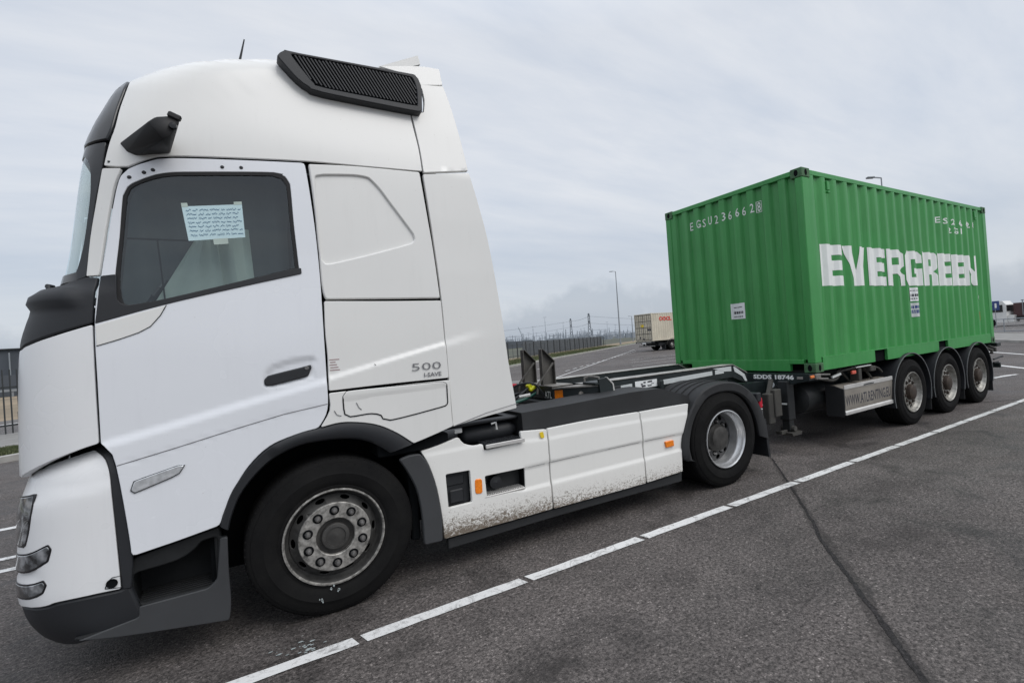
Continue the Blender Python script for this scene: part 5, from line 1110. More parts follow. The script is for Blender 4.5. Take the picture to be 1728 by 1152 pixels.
# ================================================================== the green container
CL,CW,CHH=6.058,2.438,2.591
def container(name,label,x0,zb,L,H,paint,group=None,detail=True,loc=None,rz=0.,pitch=.2724,org=None):
    Wd=CW; hw=Wd/2; x1=x0+L; zt=zb+H
    T=thing(name,label,'shipping container',org or (x0+L/2,0,zb),loc,rz,group)
    # corner castings
    def casting(px,py,pz,sx,sy):
        mb=MB(); xa,xb_=(px,px+.178) if sx>0 else (px-.178,px); ya,yb=(py,py+.162) if sy>0 else (py-.162,py)
        mb.box(xa,xb_,ya,yb,pz,pz+.118,.006); o=mb.obj('corner_casting','casting' if detail else paint,T)
        if detail:
            fx=px-.0015*sx; mb=MB()
            el=[(.028*cos(2*PI*k/16),.041*sin(2*PI*k/16)) for k in range(16)]
            cy_=(ya+yb)/2; cx_=(xa+xb_)/2; cz_=pz+.058
            mb.prism([(cy_+a,cz_+b_) for a,b_ in el],fx,fx+.004*sx,'x'); fy=py-.0015*sy
            mb.prism([(cx_+a,cz_+b_) for a,b_ in el],fy,fy+.004*sy,'y'); mb.obj('lock_hole','dark_inside',o)
    for px,sx in((x0,1),(x1,-1)):
        for py,sy in((-hw,1),(hw,-1)):
            casting(px,py,zb,sx,sy); casting(px,py,zt-.118,sx,sy)
            mb=MB(); xa,xb_=(px+.004*sx,px+.15*sx); ya,yb=(py+.004*sy,py+.11*sy)
            mb.box(min(xa,xb_),max(xa,xb_),min(ya,yb),max(ya,yb),zb+.118,zt-.118,.008); mb.obj('corner_post',paint,T)
    for py,sy in((-hw,1),(hw,-1)):
        mb=MB(); y0_,y1_=sorted((py+.012*sy,py+.072*sy)); mb.box(x0+.178,x1-.178,y0_,y1_,zt-.075,zt-.012,.005); mb.obj('top_rail',paint,T)
        mb=MB(); y0_,y1_=sorted((py+.006*sy,py+.05*sy)); xs=[x0+.178,x0+1.50,x0+1.86,x0+3.60,x0+3.96,x1-.178] if L<7 else [x0+.178,x1-.178]
        for k in range(0,len(xs),2): mb.box(xs[k],xs[k+1],y0_,y1_,zb+.015,zb+.175,.004)
        mb.box(x0+.178,x1-.178,y0_,y1_,zb+.1755,zb+.187,.002)
        mb.obj('bottom_rail',paint,T)
    mb=MB(); mb.box(x0+.006,x0+.066,-hw+.162,hw-.162,zt-.075,zt-.012,.005); mb.obj('top_rail',paint,T)
    mb=MB(); mb.box(x0+.006,x0+.066,-hw+.36,hw-.36,zb+.015,zb+.165,.004); mb.box(x0+.006,x0+.066,-hw+.162,-hw+.36,zb+.11,zb+.165,.004); mb.box(x0+.006,x0+.066,hw-.36,hw-.162,zb+.11,zb+.165,.004); mb.obj('bottom_rail',paint,T)
    mb=MB(); mb.box(x0+.1,x1-.1,-hw+.06,hw-.06,zt-.03,zt-.02,0); mb.box(x0+.1,x1-.1,-hw+.06,hw-.06,zb+.15,zb+.17,0); mb.obj('roof_panel',paint,T)
    # corrugated walls
    def corr(a0,a1,p_,fl,sl,dep):
        n=round((a1-a0)/p_); p_=(a1-a0)/n; sc=p_/(2*(fl+sl)); fl*=sc; sl*=sc
        br=[a0]; d=[0.]; a=a0
        for k in range(n):
            for l,dd in((fl,0.),(sl,dep),(fl,dep),(sl,0.)): a+=l; br.append(a); d.append(dd)
        # breakpoints with rounded creases
        br.insert(0,a0-.05); d.insert(0,0.)
        bb=[];dd_=[]
        for i in range(len(br)):
            if i in(0,len(br)-1): bb.append(br[i]); dd_.append(d[i]); continue
            for e in(-1,1):
                x=br[i]+e*.004; j=i if e<0 else i+1; t=(x-br[j-1])/(br[j]-br[j-1]); bb.append(x); dd_.append(d[j-1]+(d[j]-d[j-1])*t)
        return bb,dd_
    def depth_at(B,D,x):
        if x<=B[0]: return D[0]
        for i in range(1,len(B)):
            if x<=B[i]: return D[i-1]+(D[i]-D[i-1])*(x-B[i-1])/(B[i]-B[i-1])
        return D[-1]
    B1,D1=corr(x0+.19,x1-.15,pitch,.076,.058,.042); za,zb2=zb+.187,zt-.075
    for sgn in(-1,1):
        mb=MB(); n=len(B1); rows=8
        for j in range(rows+1):
            z=za+(zb2-za)*j/rows; mb.v+=[(x,sgn*(hw-.012-d-.003*sin(j*1.3+x*2.1)*(0<j<rows)),z) for x,d in zip(B1,D1)]
        for j in range(rows):
            for i in range(n-1): k=j*n+i; mb.f.append((k,k+1,k+n+1,k+n) if sgn<0 else (k,k+n,k+n+1,k+1))
        me=mb.mesh('side_wall',fix=False); link('side_wall',me,paint,T,22)
    B2,D2=corr(-hw+.11,hw-.11,.2464,.104,.020,.042)
    mb=MB(); n=len(B2)
    for j in range(rows+1): z=zb+.165+(zt-.075-zb-.165)*j/rows; mb.v+=[(x0+.016+d,-y,z) for y,d in zip(B2,D2)]
    for j in range(rows):
        for i in range(n-1): k=j*n+i; mb.f.append((k,k+1,k+n+1,k+n))
    link('front_wall',mb.mesh('front_wall',fix=False),paint,T,22)
    # door end: two leaves with their locking bars
    for s_ in(-1,1):
        mb=MB(); ya,yb=sorted((s_*.008,s_*(hw-.11))); mb.box(x1-.05,x1-.02,ya,yb,zb+.118,zt-.10,.006)
        for k in range(5): z=zb+.25+k*.47; mb.box(x1-.022,x1-.008,ya+.06,yb-.06,z,z+.30,.006)
        D_=mb.obj('door',paint,T)
        mb=MB()
        for yy in(.25,.85): mb.tube([(x1+.012,s_*yy,zb+.05),(x1+.012,s_*yy,zt-.06)],.017,8); mb.box(x1-.01,x1+.03,s_*yy-.04,s_*yy+.04,zb+.95,zb+1.0,.004); mb.bar((x1+.03,s_*yy,zb+1.0),(x1+.03,s_*(yy+.25 if yy<.5 else yy-.2),zb+1.0),.02)
        mb.obj('locking_bar','galvanised',D_)
    mb=MB(); mb.box(x1-.08,x1-.012,-hw+.162,hw-.162,zb+.01,zb+.12,.004); mb.box(x1-.08,x1-.012,-hw+.162,hw-.162,zt-.10,zt-.012,.004); mb.obj('door_sill',paint,T)
    mb=MB(); mb.box(x0+.2,x1-.2,-hw+.055,hw-.055,zb+.012,zb+.172,0); mb.obj('floor_beam','dark_inside',T)
    return T,(B1,D1),(B2,D2),depth_at
loc=tloc(X0+CL/2,0,ZB)
GC,(B1,D1),(B2,D2),dep=container('shipping_container','green 20-foot shipping container with large white lettering, loaded on the black trailer',X0,ZB,CL,CHH,'green_paint',loc=loc,rz=TY)
hw=CW/2
onw=lambda l:(lambda u,v:(u,-(hw-.012-dep(B1,D1,u))-l,v))
onf=lambda l:(lambda u,v:(X0+.016+dep(B2,D2,u)-l,-u,v))      # u runs from left (+Y) to right, u=-y
# big painted letters
ZL,ZU=2.11,2.655; h_=ZU-ZL
def R_(a,b_,c_,d_): return [(a,b_),(c_,b_),(c_,d_),(a,d_)]
Lt=MB(); o=onw(.003)
def LE(x,w_):
    s=w_*.50; t1=h_*.245; g=h_*.135
    poly_mb([(x,ZL),(x+w_,ZL),(x+w_,ZL+t1),(x+s,ZL+t1),(x+s,ZL+t1+g),(x+w_*.97,ZL+t1+g),(x+w_*.97,ZU-t1-g),(x+s,ZU-t1-g),(x+s,ZU-t1),(x+w_,ZU-t1),(x+w_,ZU),(x,ZU)],B1,o,Lt)
def LR(x,w_):
    s=w_*.40; poly_mb([(x,ZL),(x+s,ZL),(x+s,ZL+h_*.33),(x+s*1.3,ZL+h_*.33),(x+w_*.66,ZL+h_*.24),(x+w_*.68,ZL),(x+w_,ZL),(x+w_,ZL+h_*.30),(x+w_*.84,ZL+h_*.43),(x+w_,ZL+h_*.55),(x+w_,ZU-h_*.10),(x+w_*.88,ZU),(x,ZU)],B1,o,Lt,holes=[[(x+s,ZL+h_*.58),(x+w_*.64,ZL+h_*.58),(x+w_*.64,ZU-h_*.22),(x+s,ZU-h_*.22)]])
LE(5.90,.53)
x=6.44; w_=.59; poly_mb([(x,ZU),(x+w_*.40,ZU),(x+w_*.545,ZL+h_*.40),(x+w_*.66,ZU),(x+w_,ZU),(x+w_*.80,ZL),(x+w_*.36,ZL)],B1,o,Lt)
LE(7.06,.53); LR(7.61,.54)
x=8.17; w_=.56; poly_mb([(x+.06,ZL),(x+w_*.62,ZL),(x+w_*.72,ZL+.03),(x+w_*.74,ZL),(x+w_,ZL),(x+w_,ZL+h_*.50),(x+w_*.50,ZL+h_*.50),(x+w_*.50,ZL+h_*.34),(x+w_*.60,ZL+h_*.34),(x+w_*.60,ZL+h_*.24),(x+w_*.43,ZL+h_*.24),(x+w_*.43,ZU-h_*.24),(x+w_*.60,ZU-h_*.24),(x+w_*.60,ZU-h_*.34),(x+w_,ZU-h_*.34),(x+w_,ZU-.07),(x+w_-.06,ZU),(x+.07,ZU),(x,ZU-.08),(x,ZL+.08)],B1,o,Lt)
LR(8.77,.53); LE(9.33,.52); LE(9.89,.52)
x=10.47; w_=.56; poly_mb([(x,ZL),(x+w_*.28,ZL),(x+w_*.28,ZL+h_*.52),(x+w_*.70,ZL),(x+w_,ZL),(x+w_,ZU),(x+w_*.76,ZU),(x+w_*.76,ZL+h_*.46),(x+w_*.36,ZU),(x,ZU)],B1,o,Lt)
dobj(Lt,'name_lettering','decal_white',GC)
# serial numbers
mb=MB()
for k,ch in enumerate('EGSU2366628'):
    text_mb(ch,9.46+k*.147,3.175,.085,.10,bold=.015,breaks=B1,mb=mb,fn=onw(.003))
for k,ch in enumerate('22G1'): text_mb(ch,9.96+k*.14,3.03,.085,.10,bold=.015,breaks=B1,mb=mb,fn=onw(.003))
text_mb('0',10.955,1.84,.075,.10,bold=.015,breaks=B1,mb=mb,fn=onw(.003))
dobj(mb,'serial_number','decal_white',GC); mb=MB()
# front wall number, the check digit in a box
us={'E':-.71,'G':-.535,'S':-.455,'U':-.30,'2':-.20}
for ch,u,w_ in (('E',-.734,.062),('G',-.565,.066),('S',-.479,.066),('U',-.327,.062),('2',-.243,.066),('3',-.073,.060),('6',.010,.062),('6',.170,.060),('6',.254,.062),('2',.418,.060),('8',.507,.053)):
    text_mb(ch,u,3.215,w_,.122,bold=.004,breaks=B2,mb=mb,fn=onf(.003))
for a,b_,c_,d_ in((.490,3.200,.577,3.207),(.490,3.345,.577,3.352),(.490,3.2,.497,3.352),(.570,3.2,.577,3.352)): poly_mb(R_(a,b_,c_,d_),B2,onf(.003),mb)
dobj(mb,'serial_number','decal_white',GC)
def sticker(name,x,z,w_,h_,B,onn,mat,lines,ink='ink_dark',parent=None):
    mb=poly_mb(R_(x,z,x+w_,z+h_),B,onn(.004)); s_=dobj(mb,name,mat,parent); mb=MB(); rr=random.Random(int(x*100)&255)
    for (f0,hh,dens_) in lines:
        u=x+w_*.12
        while u<x+w_*.84:
            l=rr.uniform(.05,.14)*w_*dens_; poly_mb(R_(u,z+h_*f0,u+l,z+h_*(f0+hh)),B,onn(.0052),mb); u+=l+w_*.035
    dobj(mb,'print',ink,s_); return s_
sticker('inspection_sticker',-.03,1.77,.245,.225,B2,onf,'paper_white',[(.72,.05,2),(.33,.16,1),(.10,.10,.5)],parent=GC)
sticker('inspection_sticker',8.235,1.865,.29,.215,B1,onw,'paper_white',[(.75,.05,2),(.35,.18,1),(.14,.10,.5)],parent=GC)
sticker('inspection_sticker',8.315,1.62,.29,.22,B1,onw,'tape_silver',[(.60,.2,1),(.25,.25,1)],ink='blue_sign',parent=GC)
mb=poly_mb([(10.96,1.47),(11.07,1.47),(11.07,1.62),(11.03,1.66),(10.96,1.62)],B1,onw(.004)); s_=dobj(mb,'safety_sticker','orange_lens',GC); mb=poly_mb(R_(10.985,1.50,11.045,1.58),B1,onw(.0052)); dobj(mb,'print','yellow_tag',s_)
for x in(6.10,11.05): mb=MB(); mb.box(x,x+.06,-hw+.0,-hw+.03,3.37,3.49,.006); mb.box(x+.005,x+.055,-hw-.004,-hw+.03,3.33,3.36,.005); mb.obj('vent_cover','green_paint',GC)
# ================================================================== background vehicles
BT=thing('container_trailer','distant black semi-trailer under the cream container, parked across the yard','trailer',(36,31.6,0),(36,31.6,0))
bx0,by=31.45,31.63
mb=MB(); mb.box(bx0+.1,bx0+12,by-.55,by-.40,.70,.93,.01); mb.box(bx0+.1,bx0+12,by+.40,by+.55,.70,.93,.01); mb.box(bx0+.0,bx0+.25,by-1.2,by+1.2,.78,.93,.01); mb.box(bx0+.3,bx0+.4,by-1.1,by+1.1,.42,.54,.01); mb.box(bx0+.3,bx0+.45,by-.5,by-.4,.5,.8,0); mb.box(bx0+.3,bx0+.45,by+.4,by+.5,.5,.8,0); mb.obj('main_beam','chassis',BT)
mb=MB(); mb.box(bx0+.26,bx0+.295,by-1.1,by+1.1,.44,.52,.005); mb.box(bx0-.02,bx0-.002,by-1.0,by+1.0,.80,.88,.005); mb.obj('rear_bar','galvanised',BT)
mb=MB(); mb.box(bx0-.03,bx0-.003,by-.25,by+.25,.70,.82,.004); mb.obj('number_plate','paper_white',BT)
for i in range(3):
    for s_ in(-1,1):
        c=(bx0+2.4+1.31*i,by+s_*1.25,.5); sg=-s_
        mb=MB(); mb.lathe([(.28,.0),(.30,-.01),(.35,-.03),(.29,-.02)] and [(.28,0),(.44,-.01*1),(.5,.03*sg),(.5,.36*sg),(.45,.39*sg)],c,32); W=mb.obj('wheel','tyre',BT)
        mb=MB(); mb.lathe([(.285,-.008*sg),(.28,.04*sg),(.20,.05*sg),(.14,.03*sg),(.12,-.0*sg),(0,-.0*sg)],c,28); mb.obj('rim','rim_polish',W)
        mb=MB(); mb.lathe([(.0,.045*sg),(.27,.042*sg)],c,10); mb.obj('brake','dark_inside',W)
    arc=[(bx0+2.4+1.31*i-.58*cos(t),.5+.58*sin(t)) for t in [PI*k/16 for k in range(17)]]
    mb=MB()
    for k in range(16):
        (a,b_),(c_,d_)=arc[k],arc[k+1]; mb.add([(a,by-1.26,b_),(c_,by-1.26,d_),(c_,by-.85,d_),(a,by-.85,b_)],[(0,1,2,3)])
    mb.obj('mudguard','chassis_dusty',BT)
mb=MB(); mb.box(bx0+1.55,bx0+1.6,by-1.2,by-.7,.1,.55,0); mb.box(bx0+1.0,bx0+3.0,by-.9,by+.9,.45,.75,.02); mb.obj('spray_flap','black_plastic',BT)
BC,(b1,d1),_,dp2=container('shipping_container','weathered cream container with red lettering on the distant trailer',-12.192-bx0,.94,12.192,2.591,'cream_paint',detail=False,org=(0,0,0),loc=(0,by,0),rz=0.,pitch=.28)
mb=MB(); X_=-bx0
for y in(-1.12,-.60,-.02,.56,1.08): mb.box(X_-.006,X_+.002,y,y+.045,1.06,3.42,0)
for z in(1.05,1.62,2.20,2.78,3.38): mb.box(X_-.006,X_+.0015,-1.1,1.1,z,z+.05,0)
mb.obj('door_frame','chassis_dusty',BC)
# its door end faces the yard: turn it about so that the doors look towards -X
BC.rotation_euler=(0,0,PI); BC.location=(0,by,0)
def onb(l): return lambda u,v:(u,(CW/2-.012-dp2(b1,d1,u))+l,v)
mb=MB(); text_mb('OOCL',0,0,1,1,bold=.06,fn=lambda u,v:(-bx0-.95-1.6*u,(CW/2-.012)+.006,2.78+.40*v),mb=mb); dobj(mb,'name_lettering','decal_red',BC)
mb=MB(); mb.box(-bx0-.0,-bx0+.004,-.35,.1,2.28,2.52,0); mb.obj('placard','yellow_tag',BC); mb=MB()
for y,z in((.95,2.0),(.7,2.0),(-.5,1.3),(0,1.15)): mb.box(-bx0-.0,-bx0+.005,y-.09,y+.09,z-.10,z+.10,0)
mb.obj('placard','ink_dark',BC)
TK=thing('truck','distant dark tractor unit ahead of the cream container','truck',(bx0+14,by,0))
mb=MB(); mb.prism([(bx0+12.6,.5),(bx0+12.6,3.3),(bx0+13.3,3.7),(bx0+14.5,3.4),(bx0+14.9,2.2),(bx0+14.95,.4)],by-1.24,by+1.24); mb.obj('cab','cab_white',TK)
for x in(bx0+10.6,bx0+14.3):
    for s_ in(-1,1): mb=MB(); mb.lathe([(0,0),(.3,0),(.48,-.02*s_*-1),(.5,.3*-s_),(.2,.3*-s_)],(x,by+s_*1.24,.5),24); mb.obj('wheel','tyre',TK)
mb=MB(); mb.box(bx0+9.8,bx0+13,by-.42,by+.42,.6,.9,0); mb.obj('chassis_frame','chassis',TK)
mb=MB(); mb.box(bx0+14.62,bx0+14.9,by-1.1,by+1.1,2.0,2.9,.05); mb.obj('windscreen','gloss_black',TK)
# ================================================================== ground, roads, markings
AN=math.radians(41.2); DX,DY=cos(AN),sin(AN)           # the road beyond the yard runs along this direction
def sn(s,n,z=0): return (DX*s-DY*n,DY*s+DX*n,z)
def strip(name,n0,n1,s0,s1,z,mat,kind='structure',div=1):
    mb=MB(); k=max(1,div)
    for i in range(k+1):
        s=s0+(s1-s0)*i/k; mb.v+=[sn(s,n0,z),sn(s,n1,z)]
    for i in range(k): mb.f.append((2*i,2*i+2,2*i+3,2*i+1))
    o=dobj(mb,name,mat,None); props(o,kind=kind); return o
def slab(name,n0,n1,s0,s1,z0,z1,mat):
    mb=MB(); v=[sn(s,n,z) for s in(s0,s1) for n in(n0,n1) for z in(z0,z1)]; mb.add(v,[(0,1,3,2),(4,6,7,5),(0,4,5,1),(2,3,7,6),(0,2,6,4),(1,5,7,3)]); return props(mb.obj(name,mat),kind='structure')
mb=MB(); mb.v=[(-2500,-2500,-.06),(2500,-2500,-.06),(2500,2500,-.06),(-2500,2500,-.06)]; mb.f=[(0,1,2,3)]; props(dobj(mb,'ground','field',None),kind='structure')
strip('yard',-17.0,10.4,-120,200,0,'asphalt')
props(strip('pavement',-21.0,-17.15,-60,200,.10,'concrete'))
slab('kerb',-17.15,-17.0,-60,200,-.02,.12,'kerb_stone')
strip('road',-60,-21.2,-60,260,.004,'asphalt_far'); slab('kerb',-21.2,-21.0,-60,200,0,.13,'kerb_stone')
slab('kerb',10.4,10.62,-90,200,-.02,.12,'kerb_stone')
strip('verge',10.62,12.3,-90,200,.10,'grass'); strip('pavement',12.3,16.2,-90,14,.104,'concrete'); strip('verge',12.3,17,14.0,200,.103,'sand')
strip('road',16.2,23.8,-90,26,.02,'asphalt_far'); strip('road_marking',21.3,21.5,-90,26,.026,'road_paint'); strip('sand_field',23.8,70,-150,60,.02,'sand')
def mark(name,poly,z=.005):
    mb=MB(); mb.v=[(a,b_,z) for a,b_ in poly]; mb.f=[tuple(range(len(poly)))]; return props(dobj(mb,name,'road_paint',None),kind='structure')
# the broken white bay line beside the truck: joints every 1.07 m with small angled gaps
mb=MB(); rr=random.Random(5); x=-3.22
edges=[-3.24,-2.17,-1.08,.035,1.125,2.19,3.26,4.315,5.40,6.47,7.55,8.62,9.7,10.77,11.85,12.9,14.0,15.1,16.2,17.3,18.4,19.5,20.6,21.7]
for a,b_ in zip(edges,edges[1:]):
    n=10; g=.022; k=len(mb.v)
    for i in range(n+1):
        t=i/n; xa=a+g+(b_-a-2*g)*t; e=rr.uniform(-.004,.004); sk=.012 if i in(0,n) else 0
        mb.v+=[(xa+sk,-1.697+e,.005),(xa-sk,-1.603+rr.uniform(-.004,.004),.005)]
    for i in range(n): q=k+2*i; mb.f.append((q,q+2,q+3,q+1))
props(dobj(mb,'road_marking','road_paint',None),kind='structure')
def xline(y,xa,xb_,w_=.10): mark('road_marking',[(xa,y-w_/2),(xb_,y-w_/2),(xb_,y+w_/2),(xa,y+w_/2)])
xline(1.60,-12,13); xline(2.02,-12,-1.8); 
for i in range(5): xline(3.37,-2.62-i*2.2+.0,-2.62-i*2.2+1.6,.12) if False else xline(3.37,-3.9-i*2.4,-2.45-i*2.4,.12)
def dline(n,s0,s1,w_=.14,z=.005): 
    mark('road_marking',[sn(s0,n-w_/2)[:2],sn(s1,n-w_/2)[:2],sn(s1,n+w_/2)[:2],sn(s0,n+w_/2)[:2]],z)
def n_of(x,y): return -DY*x+DX*y
def s_of(x,y): return DX*x+DY*y
def gline(p,q,w_=.15,dash=None):
    a=Vector(p); b_=Vector(q); d=(b_-a); L=d.length; d.normalize(); n_=Vector((-d.y,d.x))*w_/2; mb=MB(); s=0
    while s<L:
        e=min(L,s+(dash[0] if dash else L)); u=a+d*s; v=a+d*e; k=len(mb.v)
        mb.v+=[(u.x-n_.x,u.y-n_.y,.005),(v.x-n_.x,v.y-n_.y,.005),(v.x+n_.x,v.y+n_.y,.005),(u.x+n_.x,u.y+n_.y,.005)]; mb.f.append((k,k+1,k+2,k+3)); s=e+(dash[1] if dash else 1)
    props(dobj(mb,'road_marking','road_paint',None),kind='structure')
gline((7.4,10.8),(36,38.5),.08); gline((13.8,17.8),(33,34.6),.08,(.8,.7)); gline((14.4,21.9),(15.9,23.1),.10)
gline((27.5,6.2),(8,-12.2),.16); gline((22.0,4.5),(4,-12.5),.16)
for i in range(7): gline((15.5+i*3.0,14+i*.2),(30+i*2.6,14.0+i*4.0),.12) if False else None
for (p,q) in (((17,16.2),(45,17.5)),((19,18.7),(50,21.2)),((21,21.3),(50,24.8)),((15,13.6),(45,14.2))): gline(p,q,.07)
mb=MB(); mb.add([(14.6,-.18,.005),(15.6,-.36,.005),(15.6,-.28,.005),(14.8,.02,.005)],[(0,1,2,3)]); mb.add([(14.5,-.05,.005),(15.1,-.16,.005),(15.1,-.10,.005),(14.6,.05,.005)],[(0,1,2,3)]); props(dobj(mb,'road_marking','road_paint',None),kind='structure')
# asphalt joint: a dark ragged seam, and a second one behind the trailer
def ragged(path,w0,w1,mat='asphalt_joint',name='asphalt_seam',z=.003):
    V=[Vector(p) for p in path]; pts=[]
    for a,b_ in zip(V,V[1:]): m_=max(1,int((b_-a).length/.04)); pts+=[a+(b_-a)*i/m_ for i in range(m_)]
    pts.append(V[-1]); mb=MB(); rr=random.Random(2); wob=0
    for i,p in enumerate(pts):
        t=i/(len(pts)-1); d=(pts[min(i+1,len(pts)-1)]-pts[max(i-1,0)]).normalized(); n_=Vector((-d.y,d.x)); w_=w0+(w1-w0)*t; wob=wob*.8+rr.uniform(-.006,.006)
        a=p+n_*(w_*rr.uniform(.25,.6)+wob); b_=p-n_*(w_*rr.uniform(.25,.6)-wob); mb.v+=[(a.x,a.y,z),(b_.x,b_.y,z)]
        if i: k=2*i; mb.f.append((k-2,k,k+1,k-1))
    props(dobj(mb,name,mat,None),kind='structure')
ragged([(5.25,-.55),(5.05,-.80),(4.30,-1.55),(3.64,-2.17),(3.15,-2.62),(2.8,-2.96),(2.4,-3.38),(2.02,-3.76),(1.5,-4.4)],.014,.044)
ragged([(10.5,-1.15),(11.4,-1.7),(12.2,-2.2),(14,-3.2)],.03,.04)
# pale scuffs on the tarmac in front of the front wheel
mb=MB(); rr=random.Random(8)
for i in range(26):
    x=-.26+rr.gauss(0,.07); y=-1.50+rr.gauss(0,.05); r=rr.uniform(.002,.011); n=6; k=len(mb.v)
    mb.v+=[(x+r*(1+rr.random())*cos(2*PI*j/n),y+r*rr.uniform(.5,1)*sin(2*PI*j/n),.004) for j in range(n)]; mb.f.append(tuple(range(k,k+n)))
props(dobj(mb,'bird_dropping','scuff',None),'small pale splash on the asphalt beside the front tyre of the white truck','stain')
mb=MB(); mb.obox(Vector((1.46,-3.60,.006)),(.022,.007,.007),Matrix.Rotation(.9,3,'Z'),.001); props(mb.obj('cigarette_end','paper_white'),'tiny white cigarette end on the dark asphalt in the foreground','litter')
# grass blades along the verge
mb=MB(); rr=random.Random(11)
def tuft(s,n,h,k_=3):
    for _ in range(k_):
        x,y,_z=sn(s+rr.gauss(0,.05),n+rr.gauss(0,.05)); a=rr.uniform(0,PI); w_=rr.uniform(.008,.02)*(1+h*2); lx,ly=rr.gauss(0,.4)*h,rr.gauss(0,.4)*h; hh=h*rr.uniform(.6,1.2); k=len(mb.v)
        mb.v+=[(x-cos(a)*w_,y-sin(a)*w_,.09),(x+cos(a)*w_,y+sin(a)*w_,.09),(x+lx,y+ly,.09+hh)]; mb.f.append((k,k+1,k+2))
for i in range(9000): tuft(rr.uniform(1,8),rr.uniform(10.75,12.2),.07)
for i in range(5200): tuft(rr.uniform(18,75),rr.uniform(10.8,13.0)+abs(rr.gauss(0,1)),.20,3)
o=dobj(mb,'grass','grass',None); props(o,kind='stuff')
# ---- fence beyond the verge
def fence():
    F=thing('fence','long dark steel picket fence along the grass verge behind the vehicles','fence',sn(30,15.95,0))
    mb=MB(); rr=random.Random(1); s=-14
    while s<88: 
        x,y,_z=sn(s,15.95); mb.box(x-.014,x+.014,y-.014,y+.014,.12,1.92 if s<13 else 1.55,0); s+=.155 if s<14 else 4.9
    mb.obj('pickets','fence_dark',F,angle=None); F.children[0]['kind']='stuff'
    for z in(.35,1.42):
        mb=MB(); mb.bar(sn(-14,15.98,z),sn(88,15.98,z),.04,.05); mb.obj('rail','fence_dark',F,angle=None)
    for i in range(42):
        s=-14+i*2.45; x,y,_z=sn(s,16.0); mb=MB(); mb.box(x-.045,x+.045,y-.045,y+.045,.0,1.72,0); mb.obj('post','fence_dark',F,angle=None)
fence()
mb=MB(); mb.add([sn(48,16.6,.1),sn(88,16.6,.1),sn(88,16.6,1.75),sn(48,16.6,1.75),sn(48,16.7,.1),sn(88,16.7,.1),sn(88,16.7,1.75),sn(48,16.7,1.75)],[(0,1,2,3),(7,6,5,4),(3,2,6,7),(0,3,7,4),(1,5,6,2)]); props(mb.obj('screen_fence','hoarding'),'dark blue-grey hoarding standing behind the far end of the picket fence','hoarding')
mb=MB(); mb.add([sn(26,60,0),sn(170,60,0),sn(170,60,2.3),sn(26,60,2.0),sn(26,61,0),sn(170,61,0),sn(170,61,2.3),sn(26,61,2.0)],[(0,1,2,3),(7,6,5,4),(3,2,6,7),(0,3,7,4),(1,5,6,2)]); props(mb.obj('boundary_wall','wall_dark'),'low dark wall across the field behind the fence, under the pylons','wall')
# far dark warehouse seen at the left edge, guard rails and a lane in front of it
WH=thing('warehouse','long dark grey warehouse behind the fence at the left edge','building',(-28,104,0))
mb=MB(); mb.box(-150,10,101,140,0,5.85,0); mb.obj('wall','wall_dark',WH)
mb=MB(); mb.box(-150.5,10.5,100.6,140.5,5.85,6.0,0); mb.obj('roof','fence_dark',WH)
mb=MB(); mb.tube([(-27.6,100.4,.0),(-27.6,100.4,5.4)],.09,8); mb.obj('downpipe','post_metal',WH)
for k,(n0,h0) in enumerate(((74,.72),(66,.75),(59,.70))):
    G_=thing('guard_rail','weathered grey guard rail crossing the sand field, %s of the three'%('farthest','middle','nearest')[k],'guard rail',sn(-10,n0,0),group=None)
    mb=MB(); mb.add([sn(-120,n0,.5),sn(60,n0,.5),sn(60,n0,h0),sn(-120,n0,h0),sn(-120,n0+.08,.5),sn(60,n0+.08,.5),sn(60,n0+.08,h0),sn(-120,n0+.08,h0)],[(0,1,2,3),(7,6,5,4),(3,2,6,7)]); mb.obj('beam','post_metal',G_)
    mb=MB()
    for i in range(45): x,y,_z=sn(-120+i*4,n0+.1); mb.box(x-.06,x+.06,y-.06,y+.06,0,h0-.02,0)
    mb.obj('posts','post_metal',G_)
strip('road',76,96,-150,40,.03,'concrete')
# ---- lamp posts
def lamp(x,y,h_,arm,label,head=.8,r=.09,z0=0):
    T=thing('street_lamp',label,'lamp post',(x,y,z0)); mb=MB(); mb.tube([(x,y,z0),(x,y,z0+h_*.5),(x,y,z0+h_)],[r,r*.8,r*.5],10); mb.tube([(x,y,z0),(x,y,z0+.5)],r*1.3,10); mb.obj('pole','post_metal',T,angle=60)
    a=Vector((cos(arm),sin(arm),0)); mb=MB(); mb.bar(Vector((x,y,z0+h_)),Vector((x,y,z0+h_+.06))+a*.5,.07); mb.obj('arm','post_metal',T)
    mb=MB(); mb.obox(Vector((x,y,z0+h_+.06))+a*(.5+head/2),(head,.30,.11),Matrix.Rotation(arm,3,'Z'),.03); mb.obj('lamp_head','post_metal',T); return T
lamp(56.4,66.5,13.1,math.radians(150),'tall grey lamp post standing on the verge between the truck and the green container',head=.6,r=.13)
lamp(35.9,11.8,10.9,math.radians(150),'grey lamp post whose head rises above the roof of the green container',head=.5,r=.08)
lamp(75.3,85.5,5.9,math.radians(150),'short grey lamp post just left of the cream container',head=.3,r=.13)
